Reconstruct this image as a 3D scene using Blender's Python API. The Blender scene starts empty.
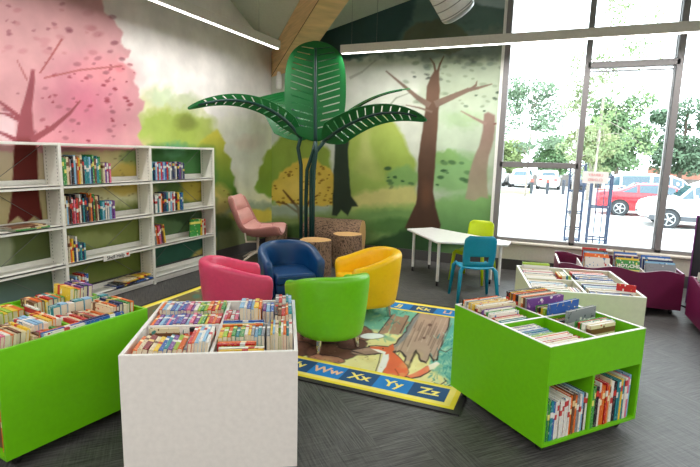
import bpy, bmesh, math, random
import numpy as np
from mathutils import Matrix, Vector
random.seed(7)
PI=math.pi
S=bpy.context.scene
COL=S.collection
# ---------------------------------------------------------------- camera geometry
YAW,PITCH,ROLL,FPX=0.398485319,0.158185919,0.0240456472,494.601472
CH=1.75
def cam_axes():
    cy,sy=math.cos(YAW),math.sin(YAW)
    f=Vector((-sy*math.cos(PITCH),cy*math.cos(PITCH),-math.sin(PITCH)))
    r=Vector((cy,sy,0)); u=r.cross(f)
    c,s=math.cos(ROLL),math.sin(ROLL)
    return c*r+s*u, -s*r+c*u, f
RR,UU,FF=cam_axes()
cd=bpy.data.cameras.new('camera'); cam=bpy.data.objects.new('camera',cd); COL.objects.link(cam)
m=Matrix((RR,UU,-FF)).transposed().to_4x4(); m.translation=Vector((0,0,CH)); cam.matrix_world=m
cd.sensor_width=36; cd.lens=FPX*36/700; cd.clip_end=300; cd.clip_start=.05
S.camera=cam
def proj(P):   # world points -> photo coordinates, used to lay out the painted mural and rug designs
    P=P-np.array([0,0,CH]); r=P@np.array(RR); u=P@np.array(UU); f=np.maximum(P@np.array(FF),.05)
    return 350+FPX*r/f, 233.5-FPX*u/f
# ---------------------------------------------------------------- helpers
def lin(c):
    return tuple(((x/255)/12.92 if x/255<=.04045 else ((x/255+.055)/1.055)**2.4) for x in c[:3])
_m={}
def mat(name,c,rough=.5,metal=0,spec=.5,noise=0,nscale=30,bump=0,bscale=60,coat=0,emit=None,es=0,stretch=None,sheen=0):
    if name in _m: return _m[name]
    M=bpy.data.materials.new(name); M.use_nodes=True; nt=M.node_tree; b=nt.nodes['Principled BSDF']
    col=(*lin(c),1); b.inputs['Base Color'].default_value=col; b.inputs['Roughness'].default_value=rough
    b.inputs['Metallic'].default_value=metal; b.inputs['Specular IOR Level'].default_value=spec
    b.inputs['Coat Weight'].default_value=coat; b.inputs['Sheen Weight'].default_value=sheen
    if emit: b.inputs['Emission Color'].default_value=(*lin(emit),1); b.inputs['Emission Strength'].default_value=es
    tc=nt.nodes.new('ShaderNodeTexCoord'); mp=nt.nodes.new('ShaderNodeMapping'); nt.links.new(tc.outputs['Object'],mp.inputs[0])
    if stretch: mp.inputs['Scale'].default_value=stretch
    n=nt.nodes.new('ShaderNodeTexNoise'); n.inputs['Scale'].default_value=nscale; n.inputs['Detail'].default_value=5
    nt.links.new(mp.outputs[0],n.inputs[0])
    mx=nt.nodes.new('ShaderNodeMix'); mx.data_type='RGBA'; mx.blend_type='MULTIPLY'; mx.inputs[6].default_value=col
    a=max(noise,.04)
    rp=nt.nodes.new('ShaderNodeMapRange'); rp.inputs[3].default_value=1-a; rp.inputs[4].default_value=1+a
    rp.inputs[1].default_value=.3; rp.inputs[2].default_value=.7
    nt.links.new(n.outputs[0],rp.inputs[0]); nt.links.new(rp.outputs[0],mx.inputs[7]); mx.inputs[0].default_value=1
    nt.links.new(mx.outputs[2],b.inputs['Base Color'])
    if bump:
        n2=nt.nodes.new('ShaderNodeTexNoise'); n2.inputs['Scale'].default_value=bscale; n2.inputs['Detail'].default_value=6
        nt.links.new(mp.outputs[0],n2.inputs[0])
        bp=nt.nodes.new('ShaderNodeBump'); bp.inputs['Strength'].default_value=bump; bp.inputs['Distance'].default_value=.01
        nt.links.new(n2.outputs[0],bp.inputs['Height']); nt.links.new(bp.outputs[0],b.inputs['Normal'])
    _m[name]=M; return M
def vcmat(name,rough=.7,spec=.3,bump=0,gain=1):
    M=bpy.data.materials.new(name); M.use_nodes=True; nt=M.node_tree; b=nt.nodes['Principled BSDF']
    a=nt.nodes.new('ShaderNodeAttribute'); a.attribute_name='paint'
    tc=nt.nodes.new('ShaderNodeTexCoord'); n=nt.nodes.new('ShaderNodeTexNoise'); n.inputs['Scale'].default_value=3.5; n.inputs['Detail'].default_value=8
    nt.links.new(tc.outputs['Object'],n.inputs[0])
    rp=nt.nodes.new('ShaderNodeMapRange'); rp.inputs[1].default_value=.3; rp.inputs[2].default_value=.7; rp.inputs[3].default_value=.9*gain; rp.inputs[4].default_value=1.1*gain
    nt.links.new(n.outputs[0],rp.inputs[0])
    mx=nt.nodes.new('ShaderNodeMix'); mx.data_type='RGBA'; mx.blend_type='MULTIPLY'; mx.inputs[0].default_value=1
    nt.links.new(a.outputs[0],mx.inputs[6]); nt.links.new(rp.outputs[0],mx.inputs[7]); nt.links.new(mx.outputs[2],b.inputs['Base Color'])
    b.inputs['Roughness'].default_value=rough; b.inputs['Specular IOR Level'].default_value=spec
    return M
class MB:
    """collects shapes into one mesh"""
    def __init__(s): s.v=[]; s.f=[]; s.mi=[]
    def add(s,vs,fs,mi=0):
        o=len(s.v); s.v+= [tuple(v) for v in vs]; s.f+=[tuple(i+o for i in f) for f in fs]; s.mi+=[mi]*len(fs)
    def box(s,a,b,M=None,mi=0,r=0):
        x0,y0,z0=a; x1,y1,z1=b
        if r<=0:
            vs=[(x0,y0,z0),(x1,y0,z0),(x1,y1,z0),(x0,y1,z0),(x0,y0,z1),(x1,y0,z1),(x1,y1,z1),(x0,y1,z1)]
            fs=[(0,3,2,1),(4,5,6,7),(0,1,5,4),(1,2,6,5),(2,3,7,6),(3,0,4,7)]
        else:
            bm=bmesh.new(); bmesh.ops.create_cube(bm,size=1)
            for v in bm.verts: v.co=Vector((x0+(v.co.x+.5)*(x1-x0),y0+(v.co.y+.5)*(y1-y0),z0+(v.co.z+.5)*(z1-z0)))
            bmesh.ops.bevel(bm,geom=list(bm.edges),offset=r,segments=3,affect='EDGES',profile=.6)
            vs=[v.co.copy() for v in bm.verts]; fs=[[v.index for v in f.verts] for f in bm.faces]; bm.free()
        if M is not None: vs=[M@Vector(v) for v in vs]
        s.add(vs,fs,mi); return s
    def tube(s,pts,r,n=10,mi=0,cap=True):
        pts=[Vector(p) for p in pts]; k=len(pts); rs=r if isinstance(r,(list,tuple)) else [r]*k
        up=None; vs=[]; fs=[]
        for i,p in enumerate(pts):
            t=(pts[min(i+1,k-1)]-pts[max(i-1,0)]).normalized()
            if up is None: up=t.orthogonal().normalized()
            up=(up-t*up.dot(t)).normalized(); w=t.cross(up)
            for j in range(n):
                a=2*PI*j/n; vs.append(p+(up*math.cos(a)+w*math.sin(a))*rs[i])
        for i in range(k-1):
            for j in range(n): fs.append((i*n+j,i*n+(j+1)%n,(i+1)*n+(j+1)%n,(i+1)*n+j))
        if cap: fs.append(tuple(range(n))[::-1]); fs.append(tuple((k-1)*n+j for j in range(n)))
        s.add(vs,fs,mi); return s
    def prism(s,poly,z0,z1,M=None,mi=0):
        n=len(poly); vs=[Vector((x,y,z0)) for x,y in poly]+[Vector((x,y,z1)) for x,y in poly]
        fs=[tuple(range(n))[::-1],tuple(range(n,2*n))]+[(i,(i+1)%n,n+(i+1)%n,n+i) for i in range(n)]
        if M is not None: vs=[M@v for v in vs]
        s.add(vs,fs,mi); return s
    def build(s,name,mats,parent=None,smooth=False,bevel=0,subsurf=0):
        me=bpy.data.meshes.new(name); me.from_pydata([tuple(v) for v in s.v],[],s.f)
        if not isinstance(mats,(list,tuple)): mats=[mats]
        for x in mats: me.materials.append(x)
        for p,i in zip(me.polygons,s.mi): p.material_index=i; p.use_smooth=smooth
        bm=bmesh.new(); bm.from_mesh(me); bmesh.ops.recalc_face_normals(bm,faces=bm.faces); bm.to_mesh(me); bm.free()
        o=bpy.data.objects.new(name,me); COL.objects.link(o); o.parent=parent
        if bevel:
            b=o.modifiers.new('b','BEVEL'); b.width=bevel; b.segments=2; b.limit_method='ANGLE'; b.angle_limit=.6
        if subsurf:
            b=o.modifiers.new('s','SUBSURF'); b.levels=subsurf; b.render_levels=subsurf
        return o
def tag(o,label,cat,group=None,kind=None):
    if label: o['label']=label
    if cat: o['category']=cat
    if group: o['group']=group
    if kind: o['kind']=kind
    return o
def empty(name,loc=(0,0,0),rz=0,label=None,cat=None,group=None):
    o=bpy.data.objects.new(name,None); COL.objects.link(o); o.location=loc; o.rotation_euler=(0,0,rz); o.empty_display_size=.1
    return tag(o,label,cat,group)
def struct(o): o['kind']='structure'; return o
def copy_tree(o,parent=None):
    c=o.copy(); COL.objects.link(c); c.parent=parent
    for ch in list(o.children): copy_tree(ch,c)
    return c
def text(name,body,size,M,material,parent=None,extrude=.001,align='CENTER',bold=0):
    cu=bpy.data.curves.new(name,'FONT'); cu.body=body; cu.size=size; cu.extrude=extrude; cu.align_x=align; cu.align_y='CENTER'; cu.offset=bold
    cu.resolution_u=4; t=bpy.data.objects.new(name+'_t',cu); COL.objects.link(t); dg=bpy.context.evaluated_depsgraph_get()
    me=bpy.data.meshes.new_from_object(t.evaluated_get(dg)); bpy.data.objects.remove(t); me.materials.clear(); me.materials.append(material)
    o=bpy.data.objects.new(name,me); COL.objects.link(o); o.parent=parent; o.matrix_local=M; return o
def axes(o,x,y,z):
    M=Matrix((x,y,z)).transposed().to_4x4(); M.translation=Vector(o); return M
# ---------------------------------------------------------------- materials
WHITE=mat('white_paint',(232,230,224),.45)
STEEL=mat('white_powder_steel',(234,232,224),.4)
LAMW=mat('warm_white_laminate',(232,226,220),.5)
EDGE=mat('white_edge_band',(236,234,228),.5)
CREAM=mat('cream_laminate',(214,214,190),.5)
GREEN=mat('green_laminate',(110,194,10),.38,spec=.4)
MAROON=mat('maroon_laminate',(112,26,70),.35)
CHROME=mat('chrome',(210,210,205),.15,1)
BLACKP=mat('black_plastic',(22,22,24),.4)
GREYM=mat('grey_window_frame',(128,124,124),.45,.3)
SKIRT=mat('dark_grey_skirting',(74,72,72),.6)
PAPER=mat('book_pages',(228,214,188),.8,noise=.12,nscale=3,stretch=(60,1,1))
WALLM=mat('plain_wall_paint',(222,218,212),.8)
# ---------------------------------------------------------------- mural painting (pigment per point on the wall)
rng=np.random.RandomState(3)
_lat=rng.rand(64,64)
def vnoise(x,y,sc):
    x=x/sc; y=y/sc; xi=np.floor(x).astype(int); yi=np.floor(y).astype(int); fx=x-xi; fy=y-yi
    fx=fx*fx*(3-2*fx); fy=fy*fy*(3-2*fy); g=lambda a,b:_lat[a%64,b%64]
    return (g(xi,yi)*(1-fx)+g(xi+1,yi)*fx)*(1-fy)+(g(xi,yi+1)*(1-fx)+g(xi+1,yi+1)*fx)*fy
class Painter:
    def __init__(s,x,y,base):
        s.x=x; s.y=y; s.c=np.tile(np.array(base,float),(len(x),1))
        s.n1=(vnoise(x,y,9)-.5)+(vnoise(x+50,y+9,4)-.5)*.6; s.n2=(vnoise(x+7,y+70,6)-.5)+(vnoise(x,y,2.5)-.5)*.5
    def mixin(s,idx,a,col):
        a=a[:,None]; s.c[idx]=s.c[idx]*(1-a)+np.array(col,float)*a
    def ell(s,cx,cy,rx,ry,col,soft=.15,rag=0,op=1,rot=0):
        R=max(rx,ry)*(1+soft)+rag+2; idx=np.where((abs(s.x-cx)<R)&(abs(s.y-cy)<R))[0]
        if not len(idx): return
        dx=s.x[idx]+s.n1[idx]*rag-cx; dy=s.y[idx]+s.n2[idx]*rag-cy
        if rot: dx,dy=dx*math.cos(rot)+dy*math.sin(rot),-dx*math.sin(rot)+dy*math.cos(rot)
        d=np.hypot(dx/rx,dy/ry); s.mixin(idx,np.clip((1+soft-d)/(2*soft),0,1)*op,col)
    def poly(s,P,col,soft=.8,rag=0,op=1,col2=None,y0=0,y1=1):
        P=np.array(P,float); mn=P.min(0)-soft-rag-1; mx=P.max(0)+soft+rag+1
        idx=np.where((s.x>mn[0])&(s.x<mx[0])&(s.y>mn[1])&(s.y<mx[1]))[0]
        if not len(idx): return
        X=s.x[idx]+s.n1[idx]*rag; Y=s.y[idx]+s.n2[idx]*rag
        ins=np.zeros(len(X),bool); d=np.full(len(X),1e9); n=len(P)
        for i in range(n):
            a=P[i]; b=P[(i+1)%n]; e=b-a; t=np.clip(((X-a[0])*e[0]+(Y-a[1])*e[1])/(e@e+1e-9),0,1)
            d=np.minimum(d,np.hypot(X-a[0]-t*e[0],Y-a[1]-t*e[1]))
            if a[1]!=b[1]:
                c=((a[1]>Y)!=(b[1]>Y))&(X<(b[0]-a[0])*(Y-a[1])/(b[1]-a[1])+a[0]); ins^=c
        sd=np.where(ins,d,-d); al=np.clip((sd+soft)/(2*soft),0,1)*op
        if col2 is not None:
            t=np.clip((s.y[idx]-y0)/(y1-y0),0,1)[:,None]; cc=np.array(col,float)*(1-t)+np.array(col2,float)*t
            s.c[idx]=s.c[idx]*(1-al[:,None])+cc*al[:,None]
        else: s.mixin(idx,al,col)
    def line(s,P,w0,w1,col,op=1,soft=.5):
        n=len(P)-1
        for i in range(n):
            a=np.array(P[i],float); b=np.array(P[i+1],float); wa=w0+(w1-w0)*i/n; wb=w0+(w1-w0)*(i+1)/n
            t=b-a; t/=np.hypot(*t)+1e-9; q=np.array([-t[1],t[0]])
            s.poly([a+q*wa-t*wa*.3,b+q*wb+t*wb*.3,b-q*wb+t*wb*.3,a-q*wa-t*wa*.3],col,soft,0,op)
    def spots(s,seed,n,x0,y0,x1,y1,col,r0,r1,op=.7,rot=.3,flat=.55):
        r=random.Random(seed)
        for _ in range(n):
            q=r.uniform(r0,r1); s.ell(r.uniform(x0,x1),r.uniform(y0,y1),q,q*flat,col,.3,0,op*r.uniform(.5,1),r.uniform(-rot,rot))
def grid_wall(name,P0,U,V,nu,nv,paint,M,thick=None):
    us=np.linspace(0,1,nu+1); vs=np.linspace(0,1,nv+1); g=np.array([[P0[k]+U[k]*a+V[k]*b for k in range(3)] for b in vs for a in us])
    i=np.arange(nu*nv); a=(i//nu)*(nu+1)+i%nu
    F=np.stack([a,a+1,a+nu+2,a+nu+1],1)
    me=bpy.data.meshes.new(name); me.from_pydata(g.tolist(),[],F.tolist())
    c=paint(g); c=np.clip(c,0,255)/255; l=np.where(c<=.04045,c/12.92,((c+.055)/1.055)**2.4)
    at=me.color_attributes.new('paint','FLOAT_COLOR','POINT'); at.data.foreach_set('color',np.hstack([l,np.ones((len(l),1))]).astype(np.float32).ravel())
    me.materials.append(M); o=bpy.data.objects.new(name,me); COL.objects.link(o); return o
WX,WY=-5.05,8.1
def paint_left(g):
    x,y=proj(g); p=Painter(x,y,(236,230,226)); L=y
    # soft green and yellow washes toward the corner
    p.poly([(135,95),(160,88),(200,118),(230,122),(420,118),(420,320),(-50,330),(-50,150),(120,140)],(206,208,150),8,8,.75)
    p.ell(238,150,34,36,(214,214,204),.5,4,.9)
    p.ell(163,98,14,9,(198,214,180),.3,5,.8); p.ell(186,103,16,10,(190,200,160),.3,6,.8)
    p.ell(168,132,36,22,(162,184,84),.25,7,.9); p.ell(194,130,22,18,(160,178,80),.25,6,.8)
    p.ell(186,122,10,8,(120,130,60),.4,4,.7)
    p.ell(250,143,12,8,(214,180,168),.5,4,.8); p.ell(253,160,22,40,(190,200,180),.5,5,.55)
    p.poly([(217,128),(221,138),(226,142),(224,150),(231,160),(229,168),(236,178),(234,186),(239,194),(232,198),(180,200),(190,150)],(196,190,72),1.2,3,1,(72,120,42),135,195)
    p.poly([(282,135),(275,147),(268,150),(262,165),(258,175),(255,186),(258,193),(266,196),(300,200),(300,135)],(150,166,60),1.2,3,1,(100,138,48),140,200)
    p.poly([(214,190),(226,197),(240,205),(300,205),(300,300),(190,300)],(176,190,128),2,3,1)
    p.ell(252,211,42,10,(140,158,134),.2,4,.85); p.ell(256,216,26,7,(214,194,72),.2,3,.9)
    p.ell(216,200,16,16,(206,184,96),.2,3,.7); p.spots(5,12,205,190,232,205,(110,90,40),.7,1.6)
    p.ell(222,225,14,10,(70,92,44),.3,3,.9)
    p.poly([(214,232),(300,220),(300,300),(214,300)],(120,130,92),3,3,.9)
    # behind the shelves
    p.poly([(-60,142),(62,142),(62,330),(-60,330)],(206,186,160),4,3,1,(196,182,134),150,215)
    p.poly([(-60,232),(60,224),(66,330),(-60,330)],(92,104,56),5,5,1,(96,120,116),250,300)
    p.ell(-6,250,20,24,(162,168,138),.15,2)
    p.poly([(110,140),(150,140),(160,190),(60,200),(60,140)],(206,196,140),6,4,.9)
    p.ell(138,160,18,12,(122,150,92),.2,5,.9); p.ell(126,180,22,16,(200,176,84),.2,4,.9); p.spots(8,26,100,150,145,200,(90,80,40),.7,1.7)
    p.poly([(60,215),(150,200),(158,300),(60,300)],(120,132,66),4,5,1)
    p.ell(95,240,24,8,(150,160,100),.3,5,.8); p.ell(115,262,40,14,(104,122,54),.3,5,.8)
    p.poly([(150,146),(212,146),(214,180),(152,185)],(74,128,70),4,4,1); p.ell(172,150,14,8,(100,160,110),.3,4)
    p.ell(186,192,26,14,(186,170,70),.2,4,1); p.spots(9,24,160,182,212,206,(96,86,40),.7,1.6); p.ell(168,186,12,12,(78,120,70),.3,4,.8)
    p.poly([(152,206),(214,198),(216,232),(154,244)],(96,128,84),3,4,1); p.ell(186,216,26,6,(62,88,56),.3,4)
    p.poly([(154,240),(216,228),(216,300),(154,300)],(44,92,74),3,3,1); p.poly([(180,270),(196,252),(216,238),(216,290),(175,290)],(186,172,96),1.5,2,1)
    # pink blossom tree
    crown=[(-80,-60),(98,-60),(103,0),(104,12),(114,20),(124,32),(121,44),(131,51),(128,58),(118,60),(128,66),(136,74),(134,82),(140,88),(138,96),(145,102),(141,110),(137,116),(142,128),(138,136),(144,146),(140,150),(60,152),(-80,152)]
    p.poly(crown,(208,154,158),1.0,2.5)
    p.ell(20,20,80,40,(188,142,142),.6,8,.55); p.ell(84,104,34,34,(206,112,138),.8,5,.75); p.ell(108,72,26,12,(230,150,156),.8,4,.7)
    p.ell(5,128,12,16,(226,198,202),.3,3,.9); p.ell(50,140,30,9,(222,150,160),.5,3,.8)
    p.ell(120,68,5,4,(216,120,130),.3,0,.6)
    p.spots(1,46,5,0,130,140,(132,72,84),1.4,4.0,.75); p.spots(2,34,40,60,135,142,(140,50,64),1,3.0,.9); p.spots(3,22,2,8,100,60,(176,110,116),2,6,.5)
    tr=(150,78,86)
    p.poly([(31,69),(35,70),(34,90),(32,108),(33,125),(37,150),(39,195),(43,222),(34,216),(26,223),(18,216),(8,224),(12,195),(14,150),(17,130),(21,110),(27,90)],tr,.7,.6,1,(96,26,20),135,150)
    p.line([(20,118),(8,108),(-6,98)],2.5,1,tr); p.line([(18,120),(6,114),(-4,113)],1.6,.7,tr); p.line([(32,140),(52,128),(70,113),(80,101)],3.5,.7,tr); p.line([(16,140),(4,134),(-10,130)],2.4,1,tr)
    p.line([(44,78),(80,70),(122,66)],.8,.7,(170,90,90)); p.line([(40,73),(52,55),(62,39)],.8,1,(160,84,84)); p.line([(27,80),(22,70),(17,60)],.9,.5,(170,100,100))
    return p.c
def paint_back(g):
    x,y=proj(g); p=Painter(x,y,(176,188,164))
    p.poly([(250,40),(420,60),(430,150),(250,180)],(202,206,192),14,10,.9)
    p.ell(345,80,60,26,(206,206,196),.6,10,.8)
    p.poly([(370,110),(430,118),(428,165),(400,150),(380,140)],(204,208,192),6,5,.8)
    p.poly([(436,100),(520,100),(512,200),(436,190)],(186,200,176),6,6,.9); p.ell(462,120,18,8,(160,186,140),.4,6,.7); p.ell(455,95,30,14,(166,176,152),.4,8,.6)
    # dark canopy
    can=[(230,-120),(560,-120),(530,10),(524,50),(505,56),(470,60),(448,58),(430,62),(405,56),(380,58),(350,52),(320,55),(250,60)]
    p.poly(can,(112,124,114),4,7,.95); p.poly([(230,-120),(560,-120),(540,22),(510,26),(480,30),(440,44),(410,44),(360,56),(300,60),(240,60)],(88,112,106),4,7,.95)
    p.poly([(250,-80),(420,-80),(412,20),(400,32),(398,42),(380,50),(350,58),(300,58)],(48,74,74),3,5,.95)
    p.poly([(404,32),(414,24),(430,20),(450,20),(462,28),(470,45),(450,54),(420,52),(400,46)],(92,98,78),1.5,3,.95)
    p.poly([(474,2),(484,6),(500,8),(515,6),(515,-60),(470,-60)],(160,178,178),1,2,.95)
    p.spots(21,40,405,20,512,70,(76,92,86),1.5,4,.45); p.spots(22,40,400,62,512,110,(120,134,110),1.5,4,.6); p.spots(23,7,412,74,442,80,(60,66,60),1.6,2.6,.8); p.spots(24,7,462,88,505,112,(70,86,70),1.4,3,.9)
    p.line([(350,78),(362,72),(376,60)],1.5,.5,(150,150,136),.6); p.line([(384,112),(396,98),(412,92)],1,.4,(110,120,100),.6)
    # green cones and sun beam
    p.poly([(250,160),(268,150),(275,145),(282,136),(296,130),(316,134),(330,150),(334,200),(250,205)],(140,162,66),2,4,1,(128,158,66),140,200)
    p.poly([(346,135),(372,116),(386,112),(398,128),(408,146),(416,164),(414,200),(345,205)],(168,182,90),2,2.5,1,(142,170,74),120,190)
    for i in range(7): p.line([(372-i*2,118+i*3),(352+i*5,180)],2,7,(186,194,118),.25,3)
    p.poly([(330,176),(350,172),(372,180),(412,184),(420,205),(360,212),(330,212)],(150,176,86),3,4,.9)
    p.ell(404,178,17,12,(124,166,96),.2,4,.9); p.ell(455,172,32,20,(128,172,110),.2,5,.95); p.ell(446,158,14,8,(132,172,104),.2,4)
    p.spots(31,10,385,168,415,192,(52,86,50),1.5,3.6,.9); p.spots(32,14,437,160,472,194,(52,88,52),1.5,4,.9)
    p.poly([(350,196),(380,188),(416,186),(420,206),(380,212),(345,214)],(206,200,128),3,4,.9)
    p.poly([(345,208),(416,203),(520,192),(520,300),(300,300),(300,215)],(146,176,96),3,4,.95,(96,136,78),205,250)
    p.poly([(432,200),(470,190),(520,200),(520,262),(432,255)],(120,168,104),4,5,.8,(72,128,70),200,255)
    p.ell(392,216,34,7,(110,150,84),.3,3,.9); p.ell(396,226,30,8,(70,112,56),.3,3,.8)
    p.poly([(330,250),(362,246),(388,236),(412,226),(450,236),(500,252),(520,300),(300,300)],(44,76,42),2.5,3,.95)
    p.ell(462,254,30,8,(128,168,110),.4,3,.6)
    # yellow tree with dark spots
    p.poly([(268,196),(274,182),(281,172),(290,166),(298,160),(312,158),(324,164),(334,172),(341,190),(338,206),(320,207),(296,204),(280,206)],(206,178,72),1,3)
    p.ell(300,188,18,12,(222,196,104),.6,3,.6); p.spots(41,60,270,166,338,206,(112,80,26),.9,2.0,.9)
    p.line([(302,250),(301,225),(298,208),(288,196),(283,190)],2.2,.6,(96,64,30)); p.line([(300,214),(286,204),(276,202)],1.2,.5,(96,64,30)); p.line([(303,214),(310,200),(318,195)],1.2,.5,(96,64,30))
    p.poly([(250,208),(300,205),(334,208),(334,216),(250,219)],(136,156,140),2,3,.6); p.poly([(250,218),(335,214),(335,300),(250,300)],(112,134,66),3,3,.8); p.ell(296,232,26,8,(56,84,36),.4,3,.8)
    # trunks
    p.poly([(334,125),(350,125),(348,150),(349,175),(351,196),(358,206),(352,207),(348,216),(341,210),(337,216),(332,215),(333,190),(335,150)],(44,58,44),.8,.8)
    br=(104,78,62)
    p.poly([(435,70),(439,70),(440,90),(437.5,130),(435,165),(433,192),(436,208),(441,225),(440,229),(405,228),(409,219),(416,204),(418,186),(418,160),(423,128),(426,104),(427,86),(431,76)],br,.8,.6,1,(74,52,38),90,215)
    p.ell(426,195,5,12,(120,78,54),.6,1,.5)
    p.line([(429,105),(418,98),(404,86),(386,71)],3.2,.6,(118,98,84)); p.line([(436,104),(452,97),(468,90),(478,88),(492,84)],3.6,.5,(118,98,84)); p.line([(470,90),(476,85),(477,81)],1.6,.4,(118,98,84)); p.line([(436,74),(434,64),(430,58)],1.3,.4,br); p.line([(437,74),(440,64),(444,56)],1.3,.4,br); p.line([(432,112),(420,108),(406,105)],1.2,.4,(118,98,84))
    p.poly([(484,114),(488,112),(495,115),(495,128),(493,142),(489,156),(487,170),(487,186),(488,199),(481,197),(474,201),(465,199),(467,188),(469,174),(473,160),(479,146),(483,130)],(140,116,104),1,.6,1,(158,152,124),130,205)
    p.line([(486,124),(474,118),(461,111)],1.6,.5,(150,124,112)); p.line([(494,124),(506,121)],.8,.5,(120,80,70)); p.line([(478,38),(470,48)],.6,.4,(90,100,90))
    return p.c
MURAL=vcmat('mural_print')
struct(grid_wall('wall_left',(WX,-4,0),(0,WY+4,0),(0,0,5.6),760,350,paint_left,MURAL))
struct(grid_wall('wall_back',(WX,WY,0),(4.18,0,0),(0,0,4.9),300,350,paint_back,MURAL))
# ---------------------------------------------------------------- room shell
# carpet planks with streaks
FM=bpy.data.materials.new('charcoal_carpet'); FM.use_nodes=True; nt=FM.node_tree; b=nt.nodes['Principled BSDF']
def N(t,**k):
    n=nt.nodes.new(t)
    for a,v in k.items(): setattr(n,a,v)
    return n
tc=N('ShaderNodeTexCoord'); mp=N('ShaderNodeMapping'); mp.inputs['Rotation'].default_value=(0,0,.78); nt.links.new(tc.outputs['Object'],mp.inputs[0])
bk=N('ShaderNodeTexBrick'); bk.inputs['Scale'].default_value=1; bk.inputs['Brick Width'].default_value=1.0; bk.inputs['Row Height'].default_value=.25; bk.inputs['Mortar Size'].default_value=.002
bk.inputs['Color1'].default_value=(0,0,0,1); bk.inputs['Color2'].default_value=(1,1,1,1); bk.inputs['Mortar'].default_value=(.3,.3,.3,1)
nt.links.new(mp.outputs[0],bk.inputs[0])
nz=[]
for sc in ((4,90,1),(90,4,1)):
    m2=N('ShaderNodeMapping'); m2.inputs['Scale'].default_value=sc; m2.inputs['Rotation'].default_value=(0,0,.35); nt.links.new(mp.outputs[0],m2.inputs[0])
    n=N('ShaderNodeTexNoise'); n.inputs['Scale'].default_value=1; n.inputs['Detail'].default_value=4; n.inputs['Roughness'].default_value=.7; nt.links.new(m2.outputs[0],n.inputs[0]); nz.append(n)
mx=N('ShaderNodeMix'); nt.links.new(bk.outputs[0],mx.inputs[0]); nt.links.new(nz[0].outputs[0],mx.inputs[2]); nt.links.new(nz[1].outputs[0],mx.inputs[3])
cr=N('ShaderNodeValToRGB'); e=cr.color_ramp.elements; e[0].position=.36; e[0].color=(*lin((30,29,29)),1); e[1].position=.7; e[1].color=(*lin((108,106,104)),1)
nt.links.new(mx.outputs[0],cr.inputs[0]); nt.links.new(cr.outputs[0],b.inputs['Base Color']); b.inputs['Roughness'].default_value=.55; b.inputs['Specular IOR Level'].default_value=.5
bp=N('ShaderNodeBump'); bp.inputs['Strength'].default_value=.35; bp.inputs['Distance'].default_value=.004; nt.links.new(mx.outputs[0],bp.inputs['Height']); nt.links.new(bp.outputs[0],b.inputs['Normal'])
RX=6.4; RY=-4
struct(MB().box((WX-.1,RY-.1,-.12),(RX+.1,WY+.12,0)).build('floor',FM))
# low wall under the window, right and rear walls
LOWW=mat('cream_low_wall',(238,232,216),.7)
SILLZ=.47
struct(MB().box((-.87,WY,0),(RX,WY+.15,SILLZ-.03)).build('wall_window',LOWW))
struct(MB().box((WX,RY-.1,0),(RX,RY,5.6)).build('wall_rear',WALLM))
struct(MB().box((RX,RY,0),(RX+.1,WY+.1,5.6)).build('wall_right',WALLM))
struct(MB().box((-.87,WY,4.9),(RX,WY+.15,5.6)).build('wall_above_window',WALLM))
struct(MB().box((-.9,WY-.14,SILLZ-.03),(RX,WY+.1,SILLZ)).build('trim_1',mat('window_sill',(222,214,200),.4),bevel=.006))
struct(MB().box((WX,RY,0),(WX+.015,WY,.16)).build('baseboard_left',SKIRT))
struct(MB().box((WX,WY-.015,0),(RX,WY,.17)).build('baseboard_back',SKIRT))
# ceiling: two slopes meeting at the hip beam
def cz(X,Y):
    dX=X-WX; dY=WY-Y
    L=.45*dY; R=.25*dX+.172*dY
    return min((3.57+L) if dX<dY*1.1 else (3.57+R),5.55)
cb=MB(); nx=44; ny=48
for i in range(nx+1):
    for j in range(ny+1):
        X=WX+(RX-WX)*i/nx; Y=WY-(WY-RY)*j/ny; cb.v.append((X,Y,cz(X,Y)))
for i in range(nx):
    for j in range(ny):
        a=i*(ny+1)+j; cb.f.append((a,a+1,a+ny+2,a+ny+1)); cb.mi.append(0)
CEIL=mat('ceiling_paint',(196,200,184),.85)
struct(cb.build('ceiling',CEIL))
# hip beam
WOOD=mat('glulam_timber',(226,188,132),.5,noise=.16,nscale=2.2,stretch=(1,1,14))
d=Vector((1.1,-1,0)).normalized(); nrm=Vector((d.y*-1,d.x,0)).normalized(); nrm=Vector((1,1.1,0)).normalized()
bm_=MB(); P0=Vector((WX,WY,0)); 
def bp_(t,w,z): q=P0+d*t+nrm*w; return (q.x,q.y,z+.3*t)
vs=[bp_(t,w,z) for t in (-.02,4.6) for (w,z) in ((0,3.12),(.4,3.12),(.4,3.75),(0,3.75))]
bm_.add(vs,[(0,1,2,3),(4,7,6,5),(0,4,5,1),(1,5,6,2),(2,6,7,3),(3,7,4,0)])
beam=struct(bm_.build('trim_2',WOOD))
sm=MB()
for w,z in ((-.004,3.13),):
    v=[bp_(t,w+a,z+c) for t in (0,4.6) for (a,c) in ((0,0),(.012,0),(.012,.012),(0,.012))]
    sm.add(v,[(0,1,2,3),(4,7,6,5),(0,4,5,1),(1,5,6,2),(2,6,7,3),(3,7,4,0)])
struct(sm.build('beam_edge_strip',mat('beam_edge_brown',(96,60,30),.6),beam))  # thin dark brown strip along the beam's lower edge
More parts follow.
